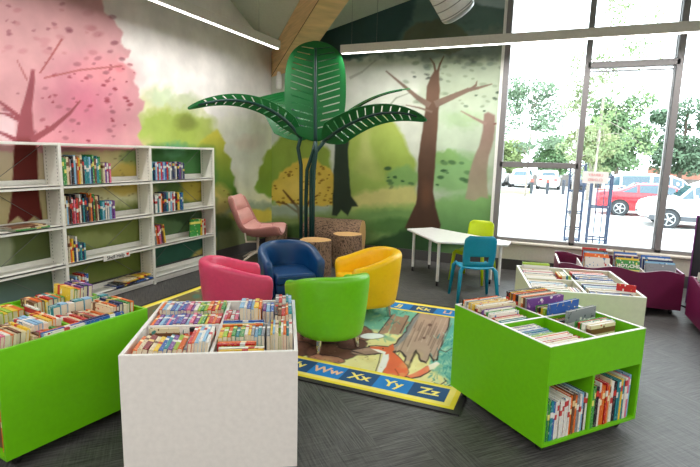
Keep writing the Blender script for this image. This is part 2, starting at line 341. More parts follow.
# ---------------------------------------------------------------- window
win=struct(empty('window_1',(0,0,0)))
fr=MB(); Y0,Y1=WY-.03,WY+.10
xs=[-.90,.222,1.345,2.47,3.59,4.71,5.83]
for x in xs: fr.box((x-.04,Y0,SILLZ),(x+.04,Y1,4.9))
for i in range(6):
    a,b_=xs[i],xs[i+1]
    zs={0:[1.66],1:[3.09],2:[3.93]}.get(i,[1.66])
    for z in zs: fr.box((a,Y0,z-.042),(b_,Y1,z+.042))
    fr.box((a,Y0,SILLZ),(b_,Y1,SILLZ+.05))
fr.box((xs[0],Y0,4.84),(xs[-1],Y1,4.9))
# opening light in the second bay: slim inner sash
fr.box((1.28,Y0+.03,SILLZ),(1.292,Y1,4.84)); fr.box((.25,Y0+.03,3.0),(1.3,Y1,3.012))
struct(fr.build('window_frame',GREYM,win,bevel=.004))
struct(MB().box((-.985,WY-.03,SILLZ),(-.942,WY+.1,4.9)).build('window_jamb',WHITE,win))
G=bpy.data.materials.new('window_glass'); G.use_nodes=True; nt=G.node_tree; nt.nodes.clear()
o_=N('ShaderNodeOutputMaterial'); t_=N('ShaderNodeBsdfTransparent'); t_.inputs[0].default_value=(.97,.99,.98,1); g_=N('ShaderNodeBsdfGlossy'); g_.inputs['Roughness'].default_value=.02
fz=N('ShaderNodeFresnel'); fz.inputs[0].default_value=1.35; ms=N('ShaderNodeMixShader'); nt.links.new(fz.outputs[0],ms.inputs[0]); nt.links.new(t_.outputs[0],ms.inputs[1]); nt.links.new(g_.outputs[0],ms.inputs[2]); nt.links.new(ms.outputs[0],o_.inputs[0])
for i in range(6):
    struct(MB().box((xs[i]+.02,WY+.03,SILLZ+.02),(xs[i+1]-.02,WY+.036,4.86)).build('glass_pane',G,win))
# ---------------------------------------------------------------- pendants, duct, sensor
HOUS=mat('light_housing',(224,218,208),.5); TUBE=mat('light_diffuser',(255,255,255),.5,emit=(255,252,246),es=7)
WIRE=mat('steel_wire',(120,120,118),.4,.8)
def pendant(label,p,q,wires,power):
    p=Vector(p); q=Vector(q); L=(q-p).length; dr=(q-p).normalized(); a=math.atan2(dr.y,dr.x)
    r=empty('pendant_light',p,a,label,'light','linear pendant lights')
    MB().box((0,-.042,0),(L,.042,.12)).build('housing',HOUS,r,bevel=.004)
    MB().box((.02,-.02,-.008),(L-.02,.02,.0)).build('diffuser',TUBE,r)
    for w in wires:
        wp=p+dr*w; MB().tube([(w,0,.12),(w,0,cz(wp.x,wp.y)-p.z-.002)],.0025,6).build('suspension_wire',WIRE,r)
    ld=bpy.data.lights.new('pendant_lamp','AREA'); ld.shape='RECTANGLE'; ld.size=L-.1; ld.size_y=.06; ld.energy=power; ld.color=(1,.985,.965)
    lo=bpy.data.objects.new('pendant_lamp',ld); COL.objects.link(lo); lo.parent=r; lo.location=(L/2,0,-.02)
    return r
pendant('long white linear pendant light running along the pink tree wall, ending before the timber beam',(-4.2,1.2,3.34),(-4.2,6.93,3.34),(.6,2.9,5.2),72)
pendant('long white linear pendant light running across the window wall under the silver duct',(-3.25,7.2,3.27),(5.4,7.2,3.25),(.17,.57,3.15,6.45),165)
pendant('unseen linear pendant added as fill light, above and behind the viewer',(-3.5,-1.2,3.34),(5,-1.2,3.34),(1,4,7),250)  # extra fixture behind the camera, added to fill the room with light
pendant('unseen linear pendant added as fill light over the aisle, above the viewer near the bins',(3.9,6.0,3.34),(3.9,.4,3.34),(1,4),100)  # out-of-view fixture, added to brighten the interior
DUCTM=mat('galvanised_duct',(238,238,236),.35,.15)
dk=empty('air_duct',(-1.32,6.3,3.30),0,'silver spiral air duct hanging from the ceiling above the pendant light','duct')
ax=Vector((-.42,-.5,.72)).normalized(); ctr=Vector((0,0,.2))
pts=[ctr+ax*t for t in np.linspace(0,.72,14)]
MB().tube(pts,.215,36,cap=True).build('duct_tube',DUCTM,dk,smooth=False)
rb=MB()
for t in np.linspace(0.02,.7,8):
    c=ctr+ax*t; rb.tube([c-ax*.005,c+ax*.005],.219,36)
rb.build('duct_rib',mat('duct_seam',(150,152,150),.35,.6),dk)
ec=MB(); ec.tube([ctr-ax*.06,ctr-ax*.045,ctr-ax*.02,ctr],[.17,.2,.214,.216],36); ec.build('duct_end',mat('duct_end_cap',(180,183,182),.35,.5),dk,smooth=True)
sn=tag(MB().tube([(-4.83,8.0,2.89),(-4.83,8.0,2.91),(-4.83,8.0,3.06),(-4.83,8.0,3.192)],[.035,.055,.055,.03],16).build('motion_sensor',WHITE,smooth=True),'small white cylindrical sensor fixed under the wall end of the timber beam','sensor')
# ---------------------------------------------------------------- books
def cover_mat(i,c,c2,c3):
    M=bpy.data.materials.new('book_cover_%02d'%i); M.use_nodes=True; nt=M.node_tree; b=nt.nodes['Principled BSDF']; L=nt.links
    def n_(t): return nt.nodes.new(t)
    tc=n_('ShaderNodeTexCoord'); oi=n_('ShaderNodeObjectInfo'); sp=n_('ShaderNodeSeparateXYZ'); L.new(tc.outputs['Object'],sp.inputs[0])
    ad=n_('ShaderNodeVectorMath'); ad.operation='ADD'; mu=n_('ShaderNodeVectorMath'); mu.operation='SCALE'; mu.inputs[0].default_value=(31,17,23); L.new(oi.outputs['Random'],mu.inputs['Scale'])
    L.new(tc.outputs['Object'],ad.inputs[0]); L.new(mu.outputs[0],ad.inputs[1])
    vo=n_('ShaderNodeTexVoronoi'); vo.inputs['Scale'].default_value=4.2; L.new(ad.outputs[0],vo.inputs[0])
    nz=n_('ShaderNodeTexNoise'); nz.inputs['Scale'].default_value=9; nz.inputs['Detail'].default_value=2; L.new(ad.outputs[0],nz.inputs[0])
    st=n_('ShaderNodeMath'); st.operation='LESS_THAN'; st.inputs[1].default_value=.17; L.new(vo.outputs[0],st.inputs[0])
    s2=n_('ShaderNodeMath'); s2.operation='GREATER_THAN'; s2.inputs[1].default_value=.66; L.new(nz.outputs[0],s2.inputs[0])
    m1=n_('ShaderNodeMix'); m1.data_type='RGBA'; m1.inputs[6].default_value=(*lin(c),1); m1.inputs[7].default_value=(*lin(c2),1); L.new(st.outputs[0],m1.inputs[0])
    m2=n_('ShaderNodeMix'); m2.data_type='RGBA'; m2.inputs[7].default_value=(*lin(c3),1); L.new(m1.outputs[2],m2.inputs[6]); L.new(s2.outputs[0],m2.inputs[0])
    # title band
    g1=n_('ShaderNodeMath'); g1.operation='SUBTRACT'; L.new(sp.outputs[2],g1.inputs[0]); rr_=n_('ShaderNodeMapRange'); rr_.inputs[3].default_value=.5; rr_.inputs[4].default_value=.9; L.new(oi.outputs['Random'],rr_.inputs[0]); L.new(rr_.outputs[0],g1.inputs[1])
    g2=n_('ShaderNodeMath'); g2.operation='ABSOLUTE'; L.new(g1.outputs[0],g2.inputs[0]); g3=n_('ShaderNodeMath'); g3.operation='LESS_THAN'; g3.inputs[1].default_value=.07; L.new(g2.outputs[0],g3.inputs[0])
    m3=n_('ShaderNodeMix'); m3.data_type='RGBA'; m3.inputs[7].default_value=(*lin(c2),1); L.new(m2.outputs[2],m3.inputs[6]); L.new(g3.outputs[0],m3.inputs[0])
    L.new(m3.outputs[2],b.inputs['Base Color']); b.inputs['Roughness'].default_value=.42
    return M
W_=(238,236,230); K_=(34,34,40)
PAL={'red':((200,34,40),W_,(240,190,60)),'orange':((232,112,30),(250,230,180),(190,40,40)),'yellow':((238,200,52),(200,50,40),(240,240,230)),
'green':((60,150,66),(240,230,120),W_),'lime':((164,200,60),W_,(60,120,60)),'teal':((40,142,152),W_,(20,80,110)),'blue':((44,98,180),W_,(240,200,70)),
'navy':((30,46,96),(220,190,80),(120,150,200)),'purple':((122,70,150),W_,(220,170,210)),'pink':((224,110,140),W_,(160,40,90)),'white':((236,232,222),(200,60,60),(80,140,190)),
'cream':((226,212,176),(120,80,50),(190,70,50)),'black':(K_,(220,60,50),(200,200,200)),'brown':((120,76,50),(230,200,150),(60,40,30)),'pale blue':((140,188,220),W_,(50,90,160)),
'grey':((140,144,150),W_,(60,70,80)),'dark red':((130,24,34),(230,200,120),K_)}
CM={k:cover_mat(i,*v) for i,(k,v) in enumerate(PAL.items())}
cm=MB(); cm.box((0,0,0),(.07,1,1)); cm.box((.93,0,0),(1,1,1)); cm.box((0,0,0),(1,.03,1))
me=bpy.data.meshes.new('book'); me.from_pydata(cm.v,[],cm.f); me.materials.append(CM['red']); COVER_ME=me
PAPERW=mat('white_pages',(240,236,228),.8,noise=.08,nscale=3,stretch=(60,1,1))
pm=MB(); pm.box((.07,.03,.02),(.93,.975,.98)); me=bpy.data.meshes.new('pages'); me.from_pydata(pm.v,[],pm.f); me.materials.append(PAPER); PAGES_ME=me
PAGESW_ME=me.copy(); PAGESW_ME.materials.clear(); PAGESW_ME.materials.append(PAPERW)
ORD=['first','second','third','fourth','fifth','sixth','seventh','eighth','ninth','tenth','eleventh','twelfth','thirteenth','fourteenth','fifteenth','sixteenth','seventeenth','eighteenth','nineteenth','twentieth','twenty-first','twenty-second','twenty-third','twenty-fourth','twenty-fifth','twenty-sixth','twenty-seventh','twenty-eighth','twenty-ninth','thirtieth','thirty-first','thirty-second','thirty-third','thirty-fourth']
def book(name,M,ax,ay,az,o,dims,color,label,group,cat='book'):
    """M: frame of the furniture; ax thickness, ay spine->fore-edge, az foot->head axes in that frame; o: corner; dims t,w,h"""
    ax,ay,az=[Vector(v).normalized() for v in (ax,ay,az)]
    L=Matrix((ax*dims[0],ay*dims[1],az*dims[2])).transposed().to_4x4(); L.translation=Vector(o)
    c=bpy.data.objects.new(name,COVER_ME); COL.objects.link(c); c.matrix_world=M@L
    c.material_slots[0].link='OBJECT'; c.material_slots[0].material=CM[color]
    p=bpy.data.objects.new('pages',PAGESW_ME if name=='picture_book' else PAGES_ME); COL.objects.link(p); p.parent=c
    tag(c,label,cat,group); return c
I4=Matrix.Identity(4)
def rot_about(v,axis,ang): return Matrix.Rotation(ang,3,Vector(axis))@Vector(v)
def book_row(name,M,start,along,ax,ay,az,n_or_cols,span,dims,where,group,seed=0,lean=0,jit=.3,zfix=None,oj=.015,first=ORD,end='left'):
    """books side by side. along: direction of the row (= ax)"""
    r=random.Random(seed); cols=n_or_cols; n=len(cols); ws=[r.uniform(1-jit,1+jit) for _ in cols]; k=span/sum(ws)
    pos=0; al=Vector(along).normalized(); out=[]
    for i,c in enumerate(cols):
        t=ws[i]*k; w=dims[0]*r.uniform(.93,1.0); h=dims[1]*r.uniform(1-dims[2],1)
        A,Y,Z=Vector(ax),Vector(ay),Vector(az); o=Vector(start)+al*pos
        if lean:
            rx=A.cross(Z) if abs(Vector(az).z)>.5 else A.cross(Y)
            A=rot_about(A,rx,lean); Z=rot_about(Z,rx,lean) if abs(Vector(az).z)>.5 else Z; Y=rot_about(Y,rx,lean) if abs(Vector(az).z)<=.5 else Y
        o=o+Vector(az if abs(Vector(az).z)<.5 else ay)*r.uniform(0,oj)
        if zfix is not None:   # books laid spine up: keep foot of the fore-edge on the bin floor
            o.z=zfix+w*abs(math.cos(lean))
        out.append(book(name,M,A,Y,Z,o,(t*.96*(math.cos(lean) if lean else 1),w,h),c,'%s %s, %s from %s %s'%(c,{'paperback_book':'paperback','picture_book':'picture book'}.get(name,name),first[i],end,where),group))
        pos+=t
    return out
def pick(seed,n,ks):
    r=random.Random(seed); out=[]; last=None
    for _ in range(n):
        k=r.choice([q for q in ks if q!=last]); out.append(k); last=k
    return out
# ---------------------------------------------------------------- bookcase
UPR=mat('perforated_steel',(232,229,220),.4); nt=UPR.node_tree; b=nt.nodes['Principled BSDF']; mxx=[n for n in nt.nodes if n.type=='MIX'][0]
tc=N('ShaderNodeTexCoord'); sp=N('ShaderNodeSeparateXYZ'); nt.links.new(tc.outputs['Object'],sp.inputs[0])
def mth(op,a,b_=None):
    n=N('ShaderNodeMath',operation=op)
    for k,v in enumerate((a,b_)):
        if v is None: continue
        if hasattr(v,'is_linked'): nt.links.new(v,n.inputs[k])
        else: n.inputs[k].default_value=v
    return n.outputs[0]
zz=mth('LESS_THAN',mth('FRACT',mth('MULTIPLY',sp.outputs[2],27.0)),.4)
xa=mth('LESS_THAN',mth('ABSOLUTE',mth('ADD',sp.outputs[0],.03)),.004); xb=mth('LESS_THAN',mth('ABSOLUTE',mth('ADD',sp.outputs[0],.19)),.004)
hm=mth('MULTIPLY',zz,mth('ADD',xa,xb)); mm=N('ShaderNodeMix',data_type='RGBA'); mm.inputs[7].default_value=(.12,.11,.10,1); nt.links.new(hm,mm.inputs[0]); nt.links.new(mxx.outputs[2],mm.inputs[6]); nt.links.new(mm.outputs[2],b.inputs['Base Color'])
BX0,BX1=WX+.02,-4.8
bc=empty('bookcase',(BX1,3.6,0),0,'long white steel bookcase with perforated uprights against the mural wall','bookcase')
ys=[2.36,3.6,4.84,6.08]; SZ=[.09,.515,.935,1.36]
for y in ys:
    u=MB(); u.box((BX0-BX1,y-.018-3.6,0),(0,y+.018-3.6,1.80)); u.build('upright',UPR,bc,bevel=.003)
for i in range(3):
    a,b_=ys[i]+.018-3.6,ys[i+1]-.018-3.6
    MB().box((BX0-BX1,a,1.77),(0,b_,1.797)).build('top_rail',STEEL,bc,bevel=.003)
    for k,z in enumerate(SZ):
        s_=MB(); s_.box((BX0-BX1+.015,a,z-.012),(-.001,b_,z)); s_.box((-.012,a,z-.035),(-.001,b_,z)); s_.box((BX0-BX1+.005,a,z),(BX0-BX1+.015,b_,z+.055))
        if k==0: s_.box((-.03,a,.012),(-.02,b_,z-.01))
        s_.build('shelf',STEEL,bc)
    w=MB(); x=BX0-BX1+.003
    for z0,z1 in ((.1,.93),(.93,1.78)): w.tube([(x,a,z0),(x,b_,z1)],.003,6); w.tube([(x,a,z1),(x,b_,z0)],.003,6)
    w.build('wire_brace',WIRE,bc)
mid=['green','brown','teal','dark red','grey','cream','brown','navy','red','teal','green','blue','cream','orange','brown','teal','green','pale blue','navy','black','orange']
AX,AY,AZ=(0,1,0),(-1,0,0),(0,0,1)
bx=BX1-.02
book_row('book',I4,(bx,3.64,1.361),AX,AX,AY,AZ,['green','green','cream','brown','grey','black','pale blue','brown','orange','yellow','cream','black','teal','teal','teal','pale blue','navy','green','brown','teal','teal','green'],.47,(.168,.32,.16),"on the middle bay's top shelf",'books on the middle bay, top shelf',1)
book_row('book',I4,(bx,4.14,1.361),AX,AX,AY,AZ,['cream','purple','white','purple','pink'],.11,(.15,.23,.05),"of the short ones ending the middle bay's top row",'books on the middle bay, top shelf',2)
book_row('book',I4,(bx,3.64,.936),AX,AX,AY,AZ,['cream','pale blue','brown','black','red','pink','black','red','brown','white','black','teal','black','navy','brown','orange','black','green','brown','cream','black'],.44,(.168,.32,.2),"on the middle bay's second shelf down",'books on the middle bay, second shelf',3)
book_row('book',I4,(bx,4.09,.936),AX,AX,AY,AZ,['teal','pale blue','teal','white','grey','white','pale blue','purple','purple'],.19,(.15,.22,.06),"of the short ones on the second shelf",'books on the middle bay, second shelf',4)
book_row('book',I4,(bx,3.65,.516),AX,AX,AY,AZ,['cream','orange','yellow','navy','white','navy','teal'],.14,(.168,.30,.3),"on the middle bay's third shelf",'books on the middle bay, third shelf',5)
book_row('book',I4,(bx,3.79,.516),AX,AX,AY,AZ,['teal','navy','teal'],.07,(.15,.20,.1),"of three short ones on the middle bay's third shelf",'books on the middle bay, third shelf',51)
book_row('book',I4,(bx,3.63,.091),AX,AX,AY,AZ,['black','white','navy','pale blue','blue','cream','yellow','red','purple','blue'],.24,(.168,.27,.25),"on the middle bay's bottom shelf",'books on the middle bay, bottom shelf',6)
book_row('book',I4,(bx,4.88,1.361),AX,AX,AY,AZ,['teal','navy','pale blue','red','pale blue','red','purple','pale blue','blue','red','teal','white','grey','navy','grey','white','navy','purple','grey','navy'],.60,(.17,.24,.08),"on the end bay's top shelf",'books on the end bay, top shelf',7)
book_row('book',I4,(bx,4.88,.936),AX,AX,AY,AZ,['black','white','teal','white','orange','black','navy','teal','white','pale blue','red','white','black','yellow','teal','blue','teal'],.56,(.17,.26,.12),"on the end bay's second shelf",'books on the end bay, second shelf',8)
book_row('book',I4,(bx,4.90,.516),AX,AX,AY,AZ,['grey','orange','red','pink','purple','brown','yellow'],.19,(.17,.26,.06),"on the end bay's third shelf, leaning",'books on the end bay, third shelf',9,lean=.12)
cover=book('book',I4,(-.9,.2,.1),(.1,1,0),(.05,0,1),(bx-.05,5.60,.517),(.02,.19,.25),'green','green picture book standing face out on the end bay third shelf','books on the end bay, third shelf')
book_row('book',I4,(bx,5.80,.516),AX,AX,AY,AZ,['yellow','white','cream','red'],.10,(.17,.24,.05),"beside the green face-out one on the end bay",'books on the end bay, third shelf',10)
# flat piles
def flat(stack,group):
    z=None
    for (x,y,z,l,w,t,rz,c,lab) in stack:
        M=Matrix.Translation((x,y,z))@Matrix.Rotation(rz,4,'Z')
        book('picture_book',M,(0,0,1),(-1,0,0),(0,1,0),(w/2,-l/2,0),(t,w,l),c,lab,group)
flat([(-4.915,3.27,.936,.36,.2,.014,.05,'green','large green picture book at the bottom of the flat pile in the near bay'),
(-4.915,3.25,.951,.34,.2,.014,-.04,'cream','cream picture book in the middle of the flat pile in the near bay'),
(-4.915,3.23,.966,.35,.2,.012,.03,'brown','brown and red picture book on top of the near bay pile')],'flat pile of picture books in the near bay')
flat([(-4.91,4.36,.091,.30,.2,.02,.08,'navy','navy book at the bottom left of the flat pile on the lowest shelf'),
(-4.91,4.68,.091,.26,.2,.018,-.05,'blue','blue book at the bottom right of the flat pile on the lowest shelf'),
(-4.91,4.40,.112,.28,.2,.014,-.12,'black','black book second up in the flat pile on the lowest shelf'),
(-4.91,4.52,.127,.30,.2,.014,.05,'yellow','yellow book in the flat pile on the lowest shelf'),
(-4.91,4.50,.142,.26,.19,.012,.2,'cream','cream book on the very top of the lowest shelf pile'),
(-4.91,4.70,.142,.2,.16,.012,-.1,'yellow','small yellow book overhanging the right end of the lowest shelf pile')],'flat pile of books on the lowest shelf')
# shelf sign
sg=empty('shelf_sign',(-4.795,4.245,.49),0,'white "Shelf help" strip sign with a red heart clipped to a shelf edge','sign')
MB().box((0,-.19,-.033),(.004,.19,.033)).build('sign_panel',EDGE,sg)
text('sign_lettering','Shelf Help',.062,axes((.006,-.02,0),Vector((0,1,0)),Vector((0,0,1)),Vector((1,0,0))),BLACKP,sg)
hp=[(.021*(16*math.sin(t)**3)/16,.021*(13*math.cos(t)-5*math.cos(2*t)-2*math.cos(3*t)-math.cos(4*t))/16) for t in np.linspace(0,2*PI,24,endpoint=False)]
MB().prism(hp,0,.002,axes((.0045,.155,.002),Vector((0,1,0)),Vector((0,0,1)),Vector((1,0,0)))).build('heart',mat('red_heart',(220,50,40),.5),sg)
# ---------------------------------------------------------------- browser bins
def bin_box(label,org,ang,U,V,H,body,inner=None,z0=.075,shelf_end='both',floor_z=.478,up=.24):
    r=empty('book_bin',(org[0],org[1],0),ang,label,'book bin','book browser bins')
    T=.02
    MB().box((0,0,z0),(U,T,H-.003)).build('front_panel',body,r,bevel=.002)
    MB().box((0,V-T,z0),(U,V,H-.003)).build('back_panel',body,r,bevel=.002)
    for nm,x in (('end_panel',0),('end_panel',U-T)):
        opened=shelf_end=='both' or (shelf_end=='right' and x>0)
        MB().box((x,T+.0005,(H-up) if opened else z0),(x+T,V-T-.0005,H-.003)).build(nm,body,r)
    MB().box((T+.0005,T+.0005,floor_z-.02),(U-T-.0005,V-T-.0005,floor_z)).build('tray_floor',body,r)
    MB().box((.0,T+.0005,z0),(U,V-T-.0005,z0+.02)).build('base_shelf',body,r)
    MB().box((U/2-.008,T+.001,floor_z+.001),(U/2+.008,V-T-.001,H-.012)).build('divider',body,r)
    MB().box((T+.001,V/2-.008,floor_z+.001),(U/2-.009,V/2+.008,H-.012)).build('divider',body,r)
    MB().box((U/2+.009,V/2-.008,floor_z+.001),(U-T-.001,V/2+.008,H-.012)).build('divider',body,r)
    MB().box((T,V*.47-.008,z0+.021),(U-.002,V*.47+.008,floor_z-.021)).build('lower_divider',body,r)
    MB().box((U/2-.008,T+.001,z0+.021),(U/2+.008,V*.47-.009,floor_z-.021)).build('lower_back',body,r)
    MB().box((U/2-.008,V*.47+.009,z0+.021),(U/2+.008,V-T-.001,floor_z-.021)).build('lower_back',body,r)
    e=MB()
    for a,b_ in (((0,0),(U,T)),((0,V-T),(U,V)),((0,T),(T,V-T)),((U-T,T),(U,V-T))): e.box((a[0],a[1],H-.003),(b_[0],b_[1],H))
    e.box((U/2-.009,T,H-.012),(U/2+.009,V-T,H-.009)); e.box((T,V/2-.009,H-.0121),(U-T,V/2+.009,H-.0091))
    e.build('edge_trim',EDGE if inner is None else inner,r)
    for cx in (.08,U-.08):
        for cy in (.08,V-.08):
            cr_=min(.03,z0*.45); c=MB(); c.tube([(cx-.012,cy,cr_),(cx+.012,cy,cr_)],cr_,16); c.box((cx-.014,cy-cr_*.7,cr_),(cx+.014,cy+cr_*.7,z0-.001))
            c.build('caster',BLACKP,r)
    return r, Matrix.Translation((org[0],org[1],0))@Matrix.Rotation(ang,4,'Z')
# spine-up rows: ax=+u, spine up (ay=-z), head faces the front (az = -v ... foot toward back)
RAISE=.055
def up_row(M,u0,u1,v0,h,w,zf,cols,where,group,seed,lean=.0,name='paperback_book'):
    # az points from the head at the front side to the foot
    return book_row(name,M,(u0,v0,0),(1,0,0),(1,0,0),(0,0,-1),(0,1,0),cols,u1-u0,(w,h,.06),where,group,seed,lean=lean,zfix=max(.482,zf+RAISE),oj=.012)
r1,M1=bin_box('white book bin on casters in front, packed with small paperbacks',(-2.018,1.761),math.radians(30.4),.92,.95,.70,LAMW,z0=.02)
up_row(M1,.05,.33,.07,.21,.16,.50,['orange','cream','dark red','cream','yellow','blue','teal','purple','lime','orange','grey'],'in the front compartment of the white bin','books in the white bin',11,lean=.28)
up_row(M1,.335,.445,.06,.26,.195,.50,['red','orange','pale blue','white','pale blue','white'],'of the taller ones beside the white bin divider','books in the white bin',111,lean=.1)
for (u,w,c,lab) in ((.06,.17,'cream','cream picture book with a dinosaur, face out in the white bin'),(.25,.03,'white','thin white book face out beside the dinosaur cover in the white bin'),(.29,.15,'black','black picture book with white shapes, face out in the white bin')):
    bkx=book('picture_book',M1,(0,1,.12),(1,0,0),(0,-.12,1),(u,.385,.48),(.014,w,.235),c,lab,'books in the white bin')
    if 'dinosaur' in lab:
        dm=MB(); dm.prism([(.25+.2*math.cos(t)*1.2,.55+.1*math.sin(t)) for t in np.linspace(0,2*PI,20,endpoint=False)],-.06,0,axes((0,0,0),Vector((0,1,0)),Vector((0,0,1)),Vector((1,0,0)))); dm.prism([(.12,.55),(.2,.58),(.16,.86),(.24,.92),(.2,.97),(.08,.92)],-.07,0,axes((0,0,0),Vector((0,1,0)),Vector((0,0,1)),Vector((1,0,0))))
        dm.build('dinosaur_print',mat('print_teal',(70,140,130),.6),bkx)
        MB().prism([(.68+.19*math.cos(t),.62+.16*math.sin(t)) for t in np.linspace(0,2*PI,20,endpoint=False)],-.06,0,axes((0,0,0),Vector((0,1,0)),Vector((0,0,1)),Vector((1,0,0)))).build('brown_print',mat('print_brown',(130,80,60),.6),bkx)
    if c=='black':
        for q in (.3,.68): MB().prism([(q+.13*math.cos(t),.8+.08*math.sin(t)) for t in np.linspace(0,2*PI,20,endpoint=False)],-.06,0,axes((0,0,0),Vector((0,1,0)),Vector((0,0,1)),Vector((1,0,0)))).build('white_print',EDGE,bkx)
bl=['blue','purple','pale blue','orange','white','purple','pink','lime','pale blue','red']
up_row(M1,.03,.445,.50,.19,.19,.455,['orange','purple','pale blue','blue','pink','blue','purple','blue','purple','pale blue','pink','purple','lime','green','yellow','red','orange','red'],'in the white bin\'s second row','books in the white bin',12)
up_row(M1,.03,.445,.71,.19,.21,.455,['orange','pale blue','white','blue','pale blue','purple','blue','purple','pink','purple','white','lime','green','lime','orange','red','yellow','red','green'],'in the white bin\'s furthest row','books in the white bin',13)
up_row(M1,.47,.56,.50,.17,.17,.50,['pink','red','white','pink'],'just past the divider in the white bin','books in the white bin',14)
up_row(M1,.565,.70,.52,.20,.23,.50,['pale blue','white','blue','pale blue','yellow','orange'],'of the block raised above the white bin','books in the white bin',15)
up_row(M1,.705,.78,.56,.19,.20,.50,['purple','pale blue','blue'],'behind the raised block in the white bin','books in the white bin',16)
up_row(M1,.785,.895,.50,.21,.19,.50,['black','brown','red','orange','teal'],'in the far corner of the white bin','books in the white bin',17)
up_row(M1,.785,.895,.72,.19,.20,.50,['grey','red','white','teal','pale blue'],'in the white bin\'s furthest corner row','books in the white bin',171)
# books lying along u (spines parallel to the front)
def along_row(M,u0,L,v0,v1,w,zf,cols,where,seed,group):
    return book_row('paperback_book',M,(u0,v0,0),(0,1,0),(0,1,0),(0,0,-1),(1,0,0),cols,v1-v0,(w,L,.05),where,group,seed,zfix=max(.482,zf+RAISE),oj=.01,end='front')
along_row(M1,.475,.245,.365,.46,.20,.475,['orange','yellow','pale blue','blue','cream'],'of the crosswise strip mid white bin',18,'books in the white bin')
up_row(M1,.475,.735,.195,.16,.17,.50,['yellow','lime','orange','green','teal','green','white','yellow','grey','pale blue','teal','grey'],'in the white bin\'s striped cross row','books in the white bin',19)
along_row(M1,.475,.21,.11,.18,.16,.49,['red','orange','pale blue'],'of the crosswise reds in the white bin',20,'books in the white bin')
along_row(M1,.49,.25,.035,.10,.15,.50,['yellow','white','green'],'of the crosswise strip at the white bin front',21,'books in the white bin')
up_row(M1,.745,.895,.20,.235,.24,.435,['grey','yellow','pale blue','cream','lime','white','orange','teal','white'],'in the white bin\'s tall row','books in the white bin',22)
# lower shelf of the white bin
book_row('book',M1,(.90,.04,.082),(0,1,0),(0,1,0),(-1,0,0),(0,0,1),['teal','orange','pale blue','green','yellow','white','red','blue'],.38,(.2,.28,.1),'on the low side shelf of the white bin','books under the white bin',23)
# left green bin
r2,M2=bin_box('tall green book bin beside the steel bookcase, packed with paperbacks and picture books',(-2.610,1.528),math.radians(81.5),.90,.86,.70,GREEN,inner=GREEN,z0=.075)
g2='books in the green bin by the bookcase'
up_row(M2,.04,.23,.12,.22,.18,.50,['yellow','purple','pink','white','orange','cream','brown','cream','yellow'],'in the near corner of the shelf-side green bin',g2,31,lean=.15)
up_row(M2,.235,.43,.10,.2,.16,.48,['cream','brown','pink','orange','green','brown'],'in the pink group of the shelf-side green bin',g2,32,lean=.15)
along_row(M2,.25,.24,.03,.09,.17,.49,['white','pale blue','blue','orange'],'of the edge strip, shelf-side green bin',33,g2)
up_row(M2,.26,.435,.185,.22,.22,.46,['white','pale blue','pale blue','white','yellow','orange','white'],'of the pale tall group in the shelf-side green bin',g2,34,lean=.05)
up_row(M2,.04,.25,.35,.06,.17,.48,['teal','orange','red','lime','blue','purple'],'in the narrow mid row of the shelf-side green bin',g2,341)
up_row(M2,.47,.68,.10,.21,.17,.49,['red','cream','red','brown','red','cream','orange'],'in the red group of the shelf-side green bin',g2,35,lean=.2)
along_row(M2,.48,.26,.03,.085,.17,.49,['blue','orange','navy'],'of the blue strip in the shelf-side green bin',36,g2)
up_row(M2,.69,.86,.08,.22,.24,.46,['cream','orange','navy','navy','cream','green','orange'],'in the far end of the shelf-side green bin',g2,37,lean=.05)
up_row(M2,.03,.25,.60,.20,.18,.48,['lime','blue','navy','pale blue','red','pink','blue','teal'],'at the back near end of the shelf-side green bin',g2,38)
up_row(M2,.25,.42,.60,.20,.18,.48,['yellow','lime','yellow','lime','yellow','orange'],'of the yellows in the shelf-side green bin',g2,39)
up_row(M2,.48,.68,.60,.18,.20,.48,['brown','orange','black','yellow','red','teal','orange','green'],'at the back of the shelf-side green bin',g2,40)
up_row(M2,.48,.86,.36,.06,.22,.48,['teal','pale blue','white','teal','pale blue','green','teal'],'of the turquoise row in the shelf-side green bin',g2,41)
book('picture_book',M2,(1,0,.1),(0,1,0),(-.1,0,1),(.46,.46,.48),(.014,.18,.25),'white','white book standing face out in the middle of the shelf-side green bin',g2)
up_row(M2,.70,.86,.55,.22,.26,.48,['yellow','green','orange','purple','navy','purple'],'at the back far end of the shelf-side green bin',g2,42,lean=.1)
book_row('book',M2,(.02,.04,.097),(0,1,0),(0,1,0),(1,0,0),(0,0,1),['orange','brown','teal','cream','red','green'],.34,(.2,.26,.1),'on the low side shelf of the shelf-side green bin',g2,43)
# right green bin
r3,M3=bin_box('green book bin on casters with an open lower shelf of picture books, beside the rug',(-.63,3.488),math.radians(-41.4),.875,.84,.70,GREEN,z0=.075,shelf_end='right')
g3='books in the green bin beside the rug'
def stand_row(M,u0,u1,v0,w,h,z,cols,where,seed,group,lean=0,name='picture_book',jit=.3):
    h-=.05
    return book_row(name,M,(u0,v0,z),(1,0,0),(1,0,0),(0,1,0),(0,0,1),cols,u1-u0,(w,h,.02),where,group,seed,lean=lean,oj=.015,jit=jit)
stand_row(M3,.03,.23,.03,.33,.31,.479,['black','orange','white','grey','yellow','cream','yellow','cream','white','cream'],'in the near left corner of the rug-side green bin',51,g3)
stand_row(M3,.235,.34,.03,.27,.295,.479,['purple','white','green','white'],'of the middle group in the rug-side green bin',52,g3,name='picture_book')
stand_row(M3,.345,.425,.03,.25,.27,.479,['red','cream','teal'],'next to the divider in the rug-side green bin',53,g3)
stand_row(M3,.455,.66,.03,.28,.235,.479,['white','purple','white','white','blue','white','pale blue','blue','teal','blue','teal','green','lime','yellow'],'in the thin-book corner of the rug-side bin',54,g3)
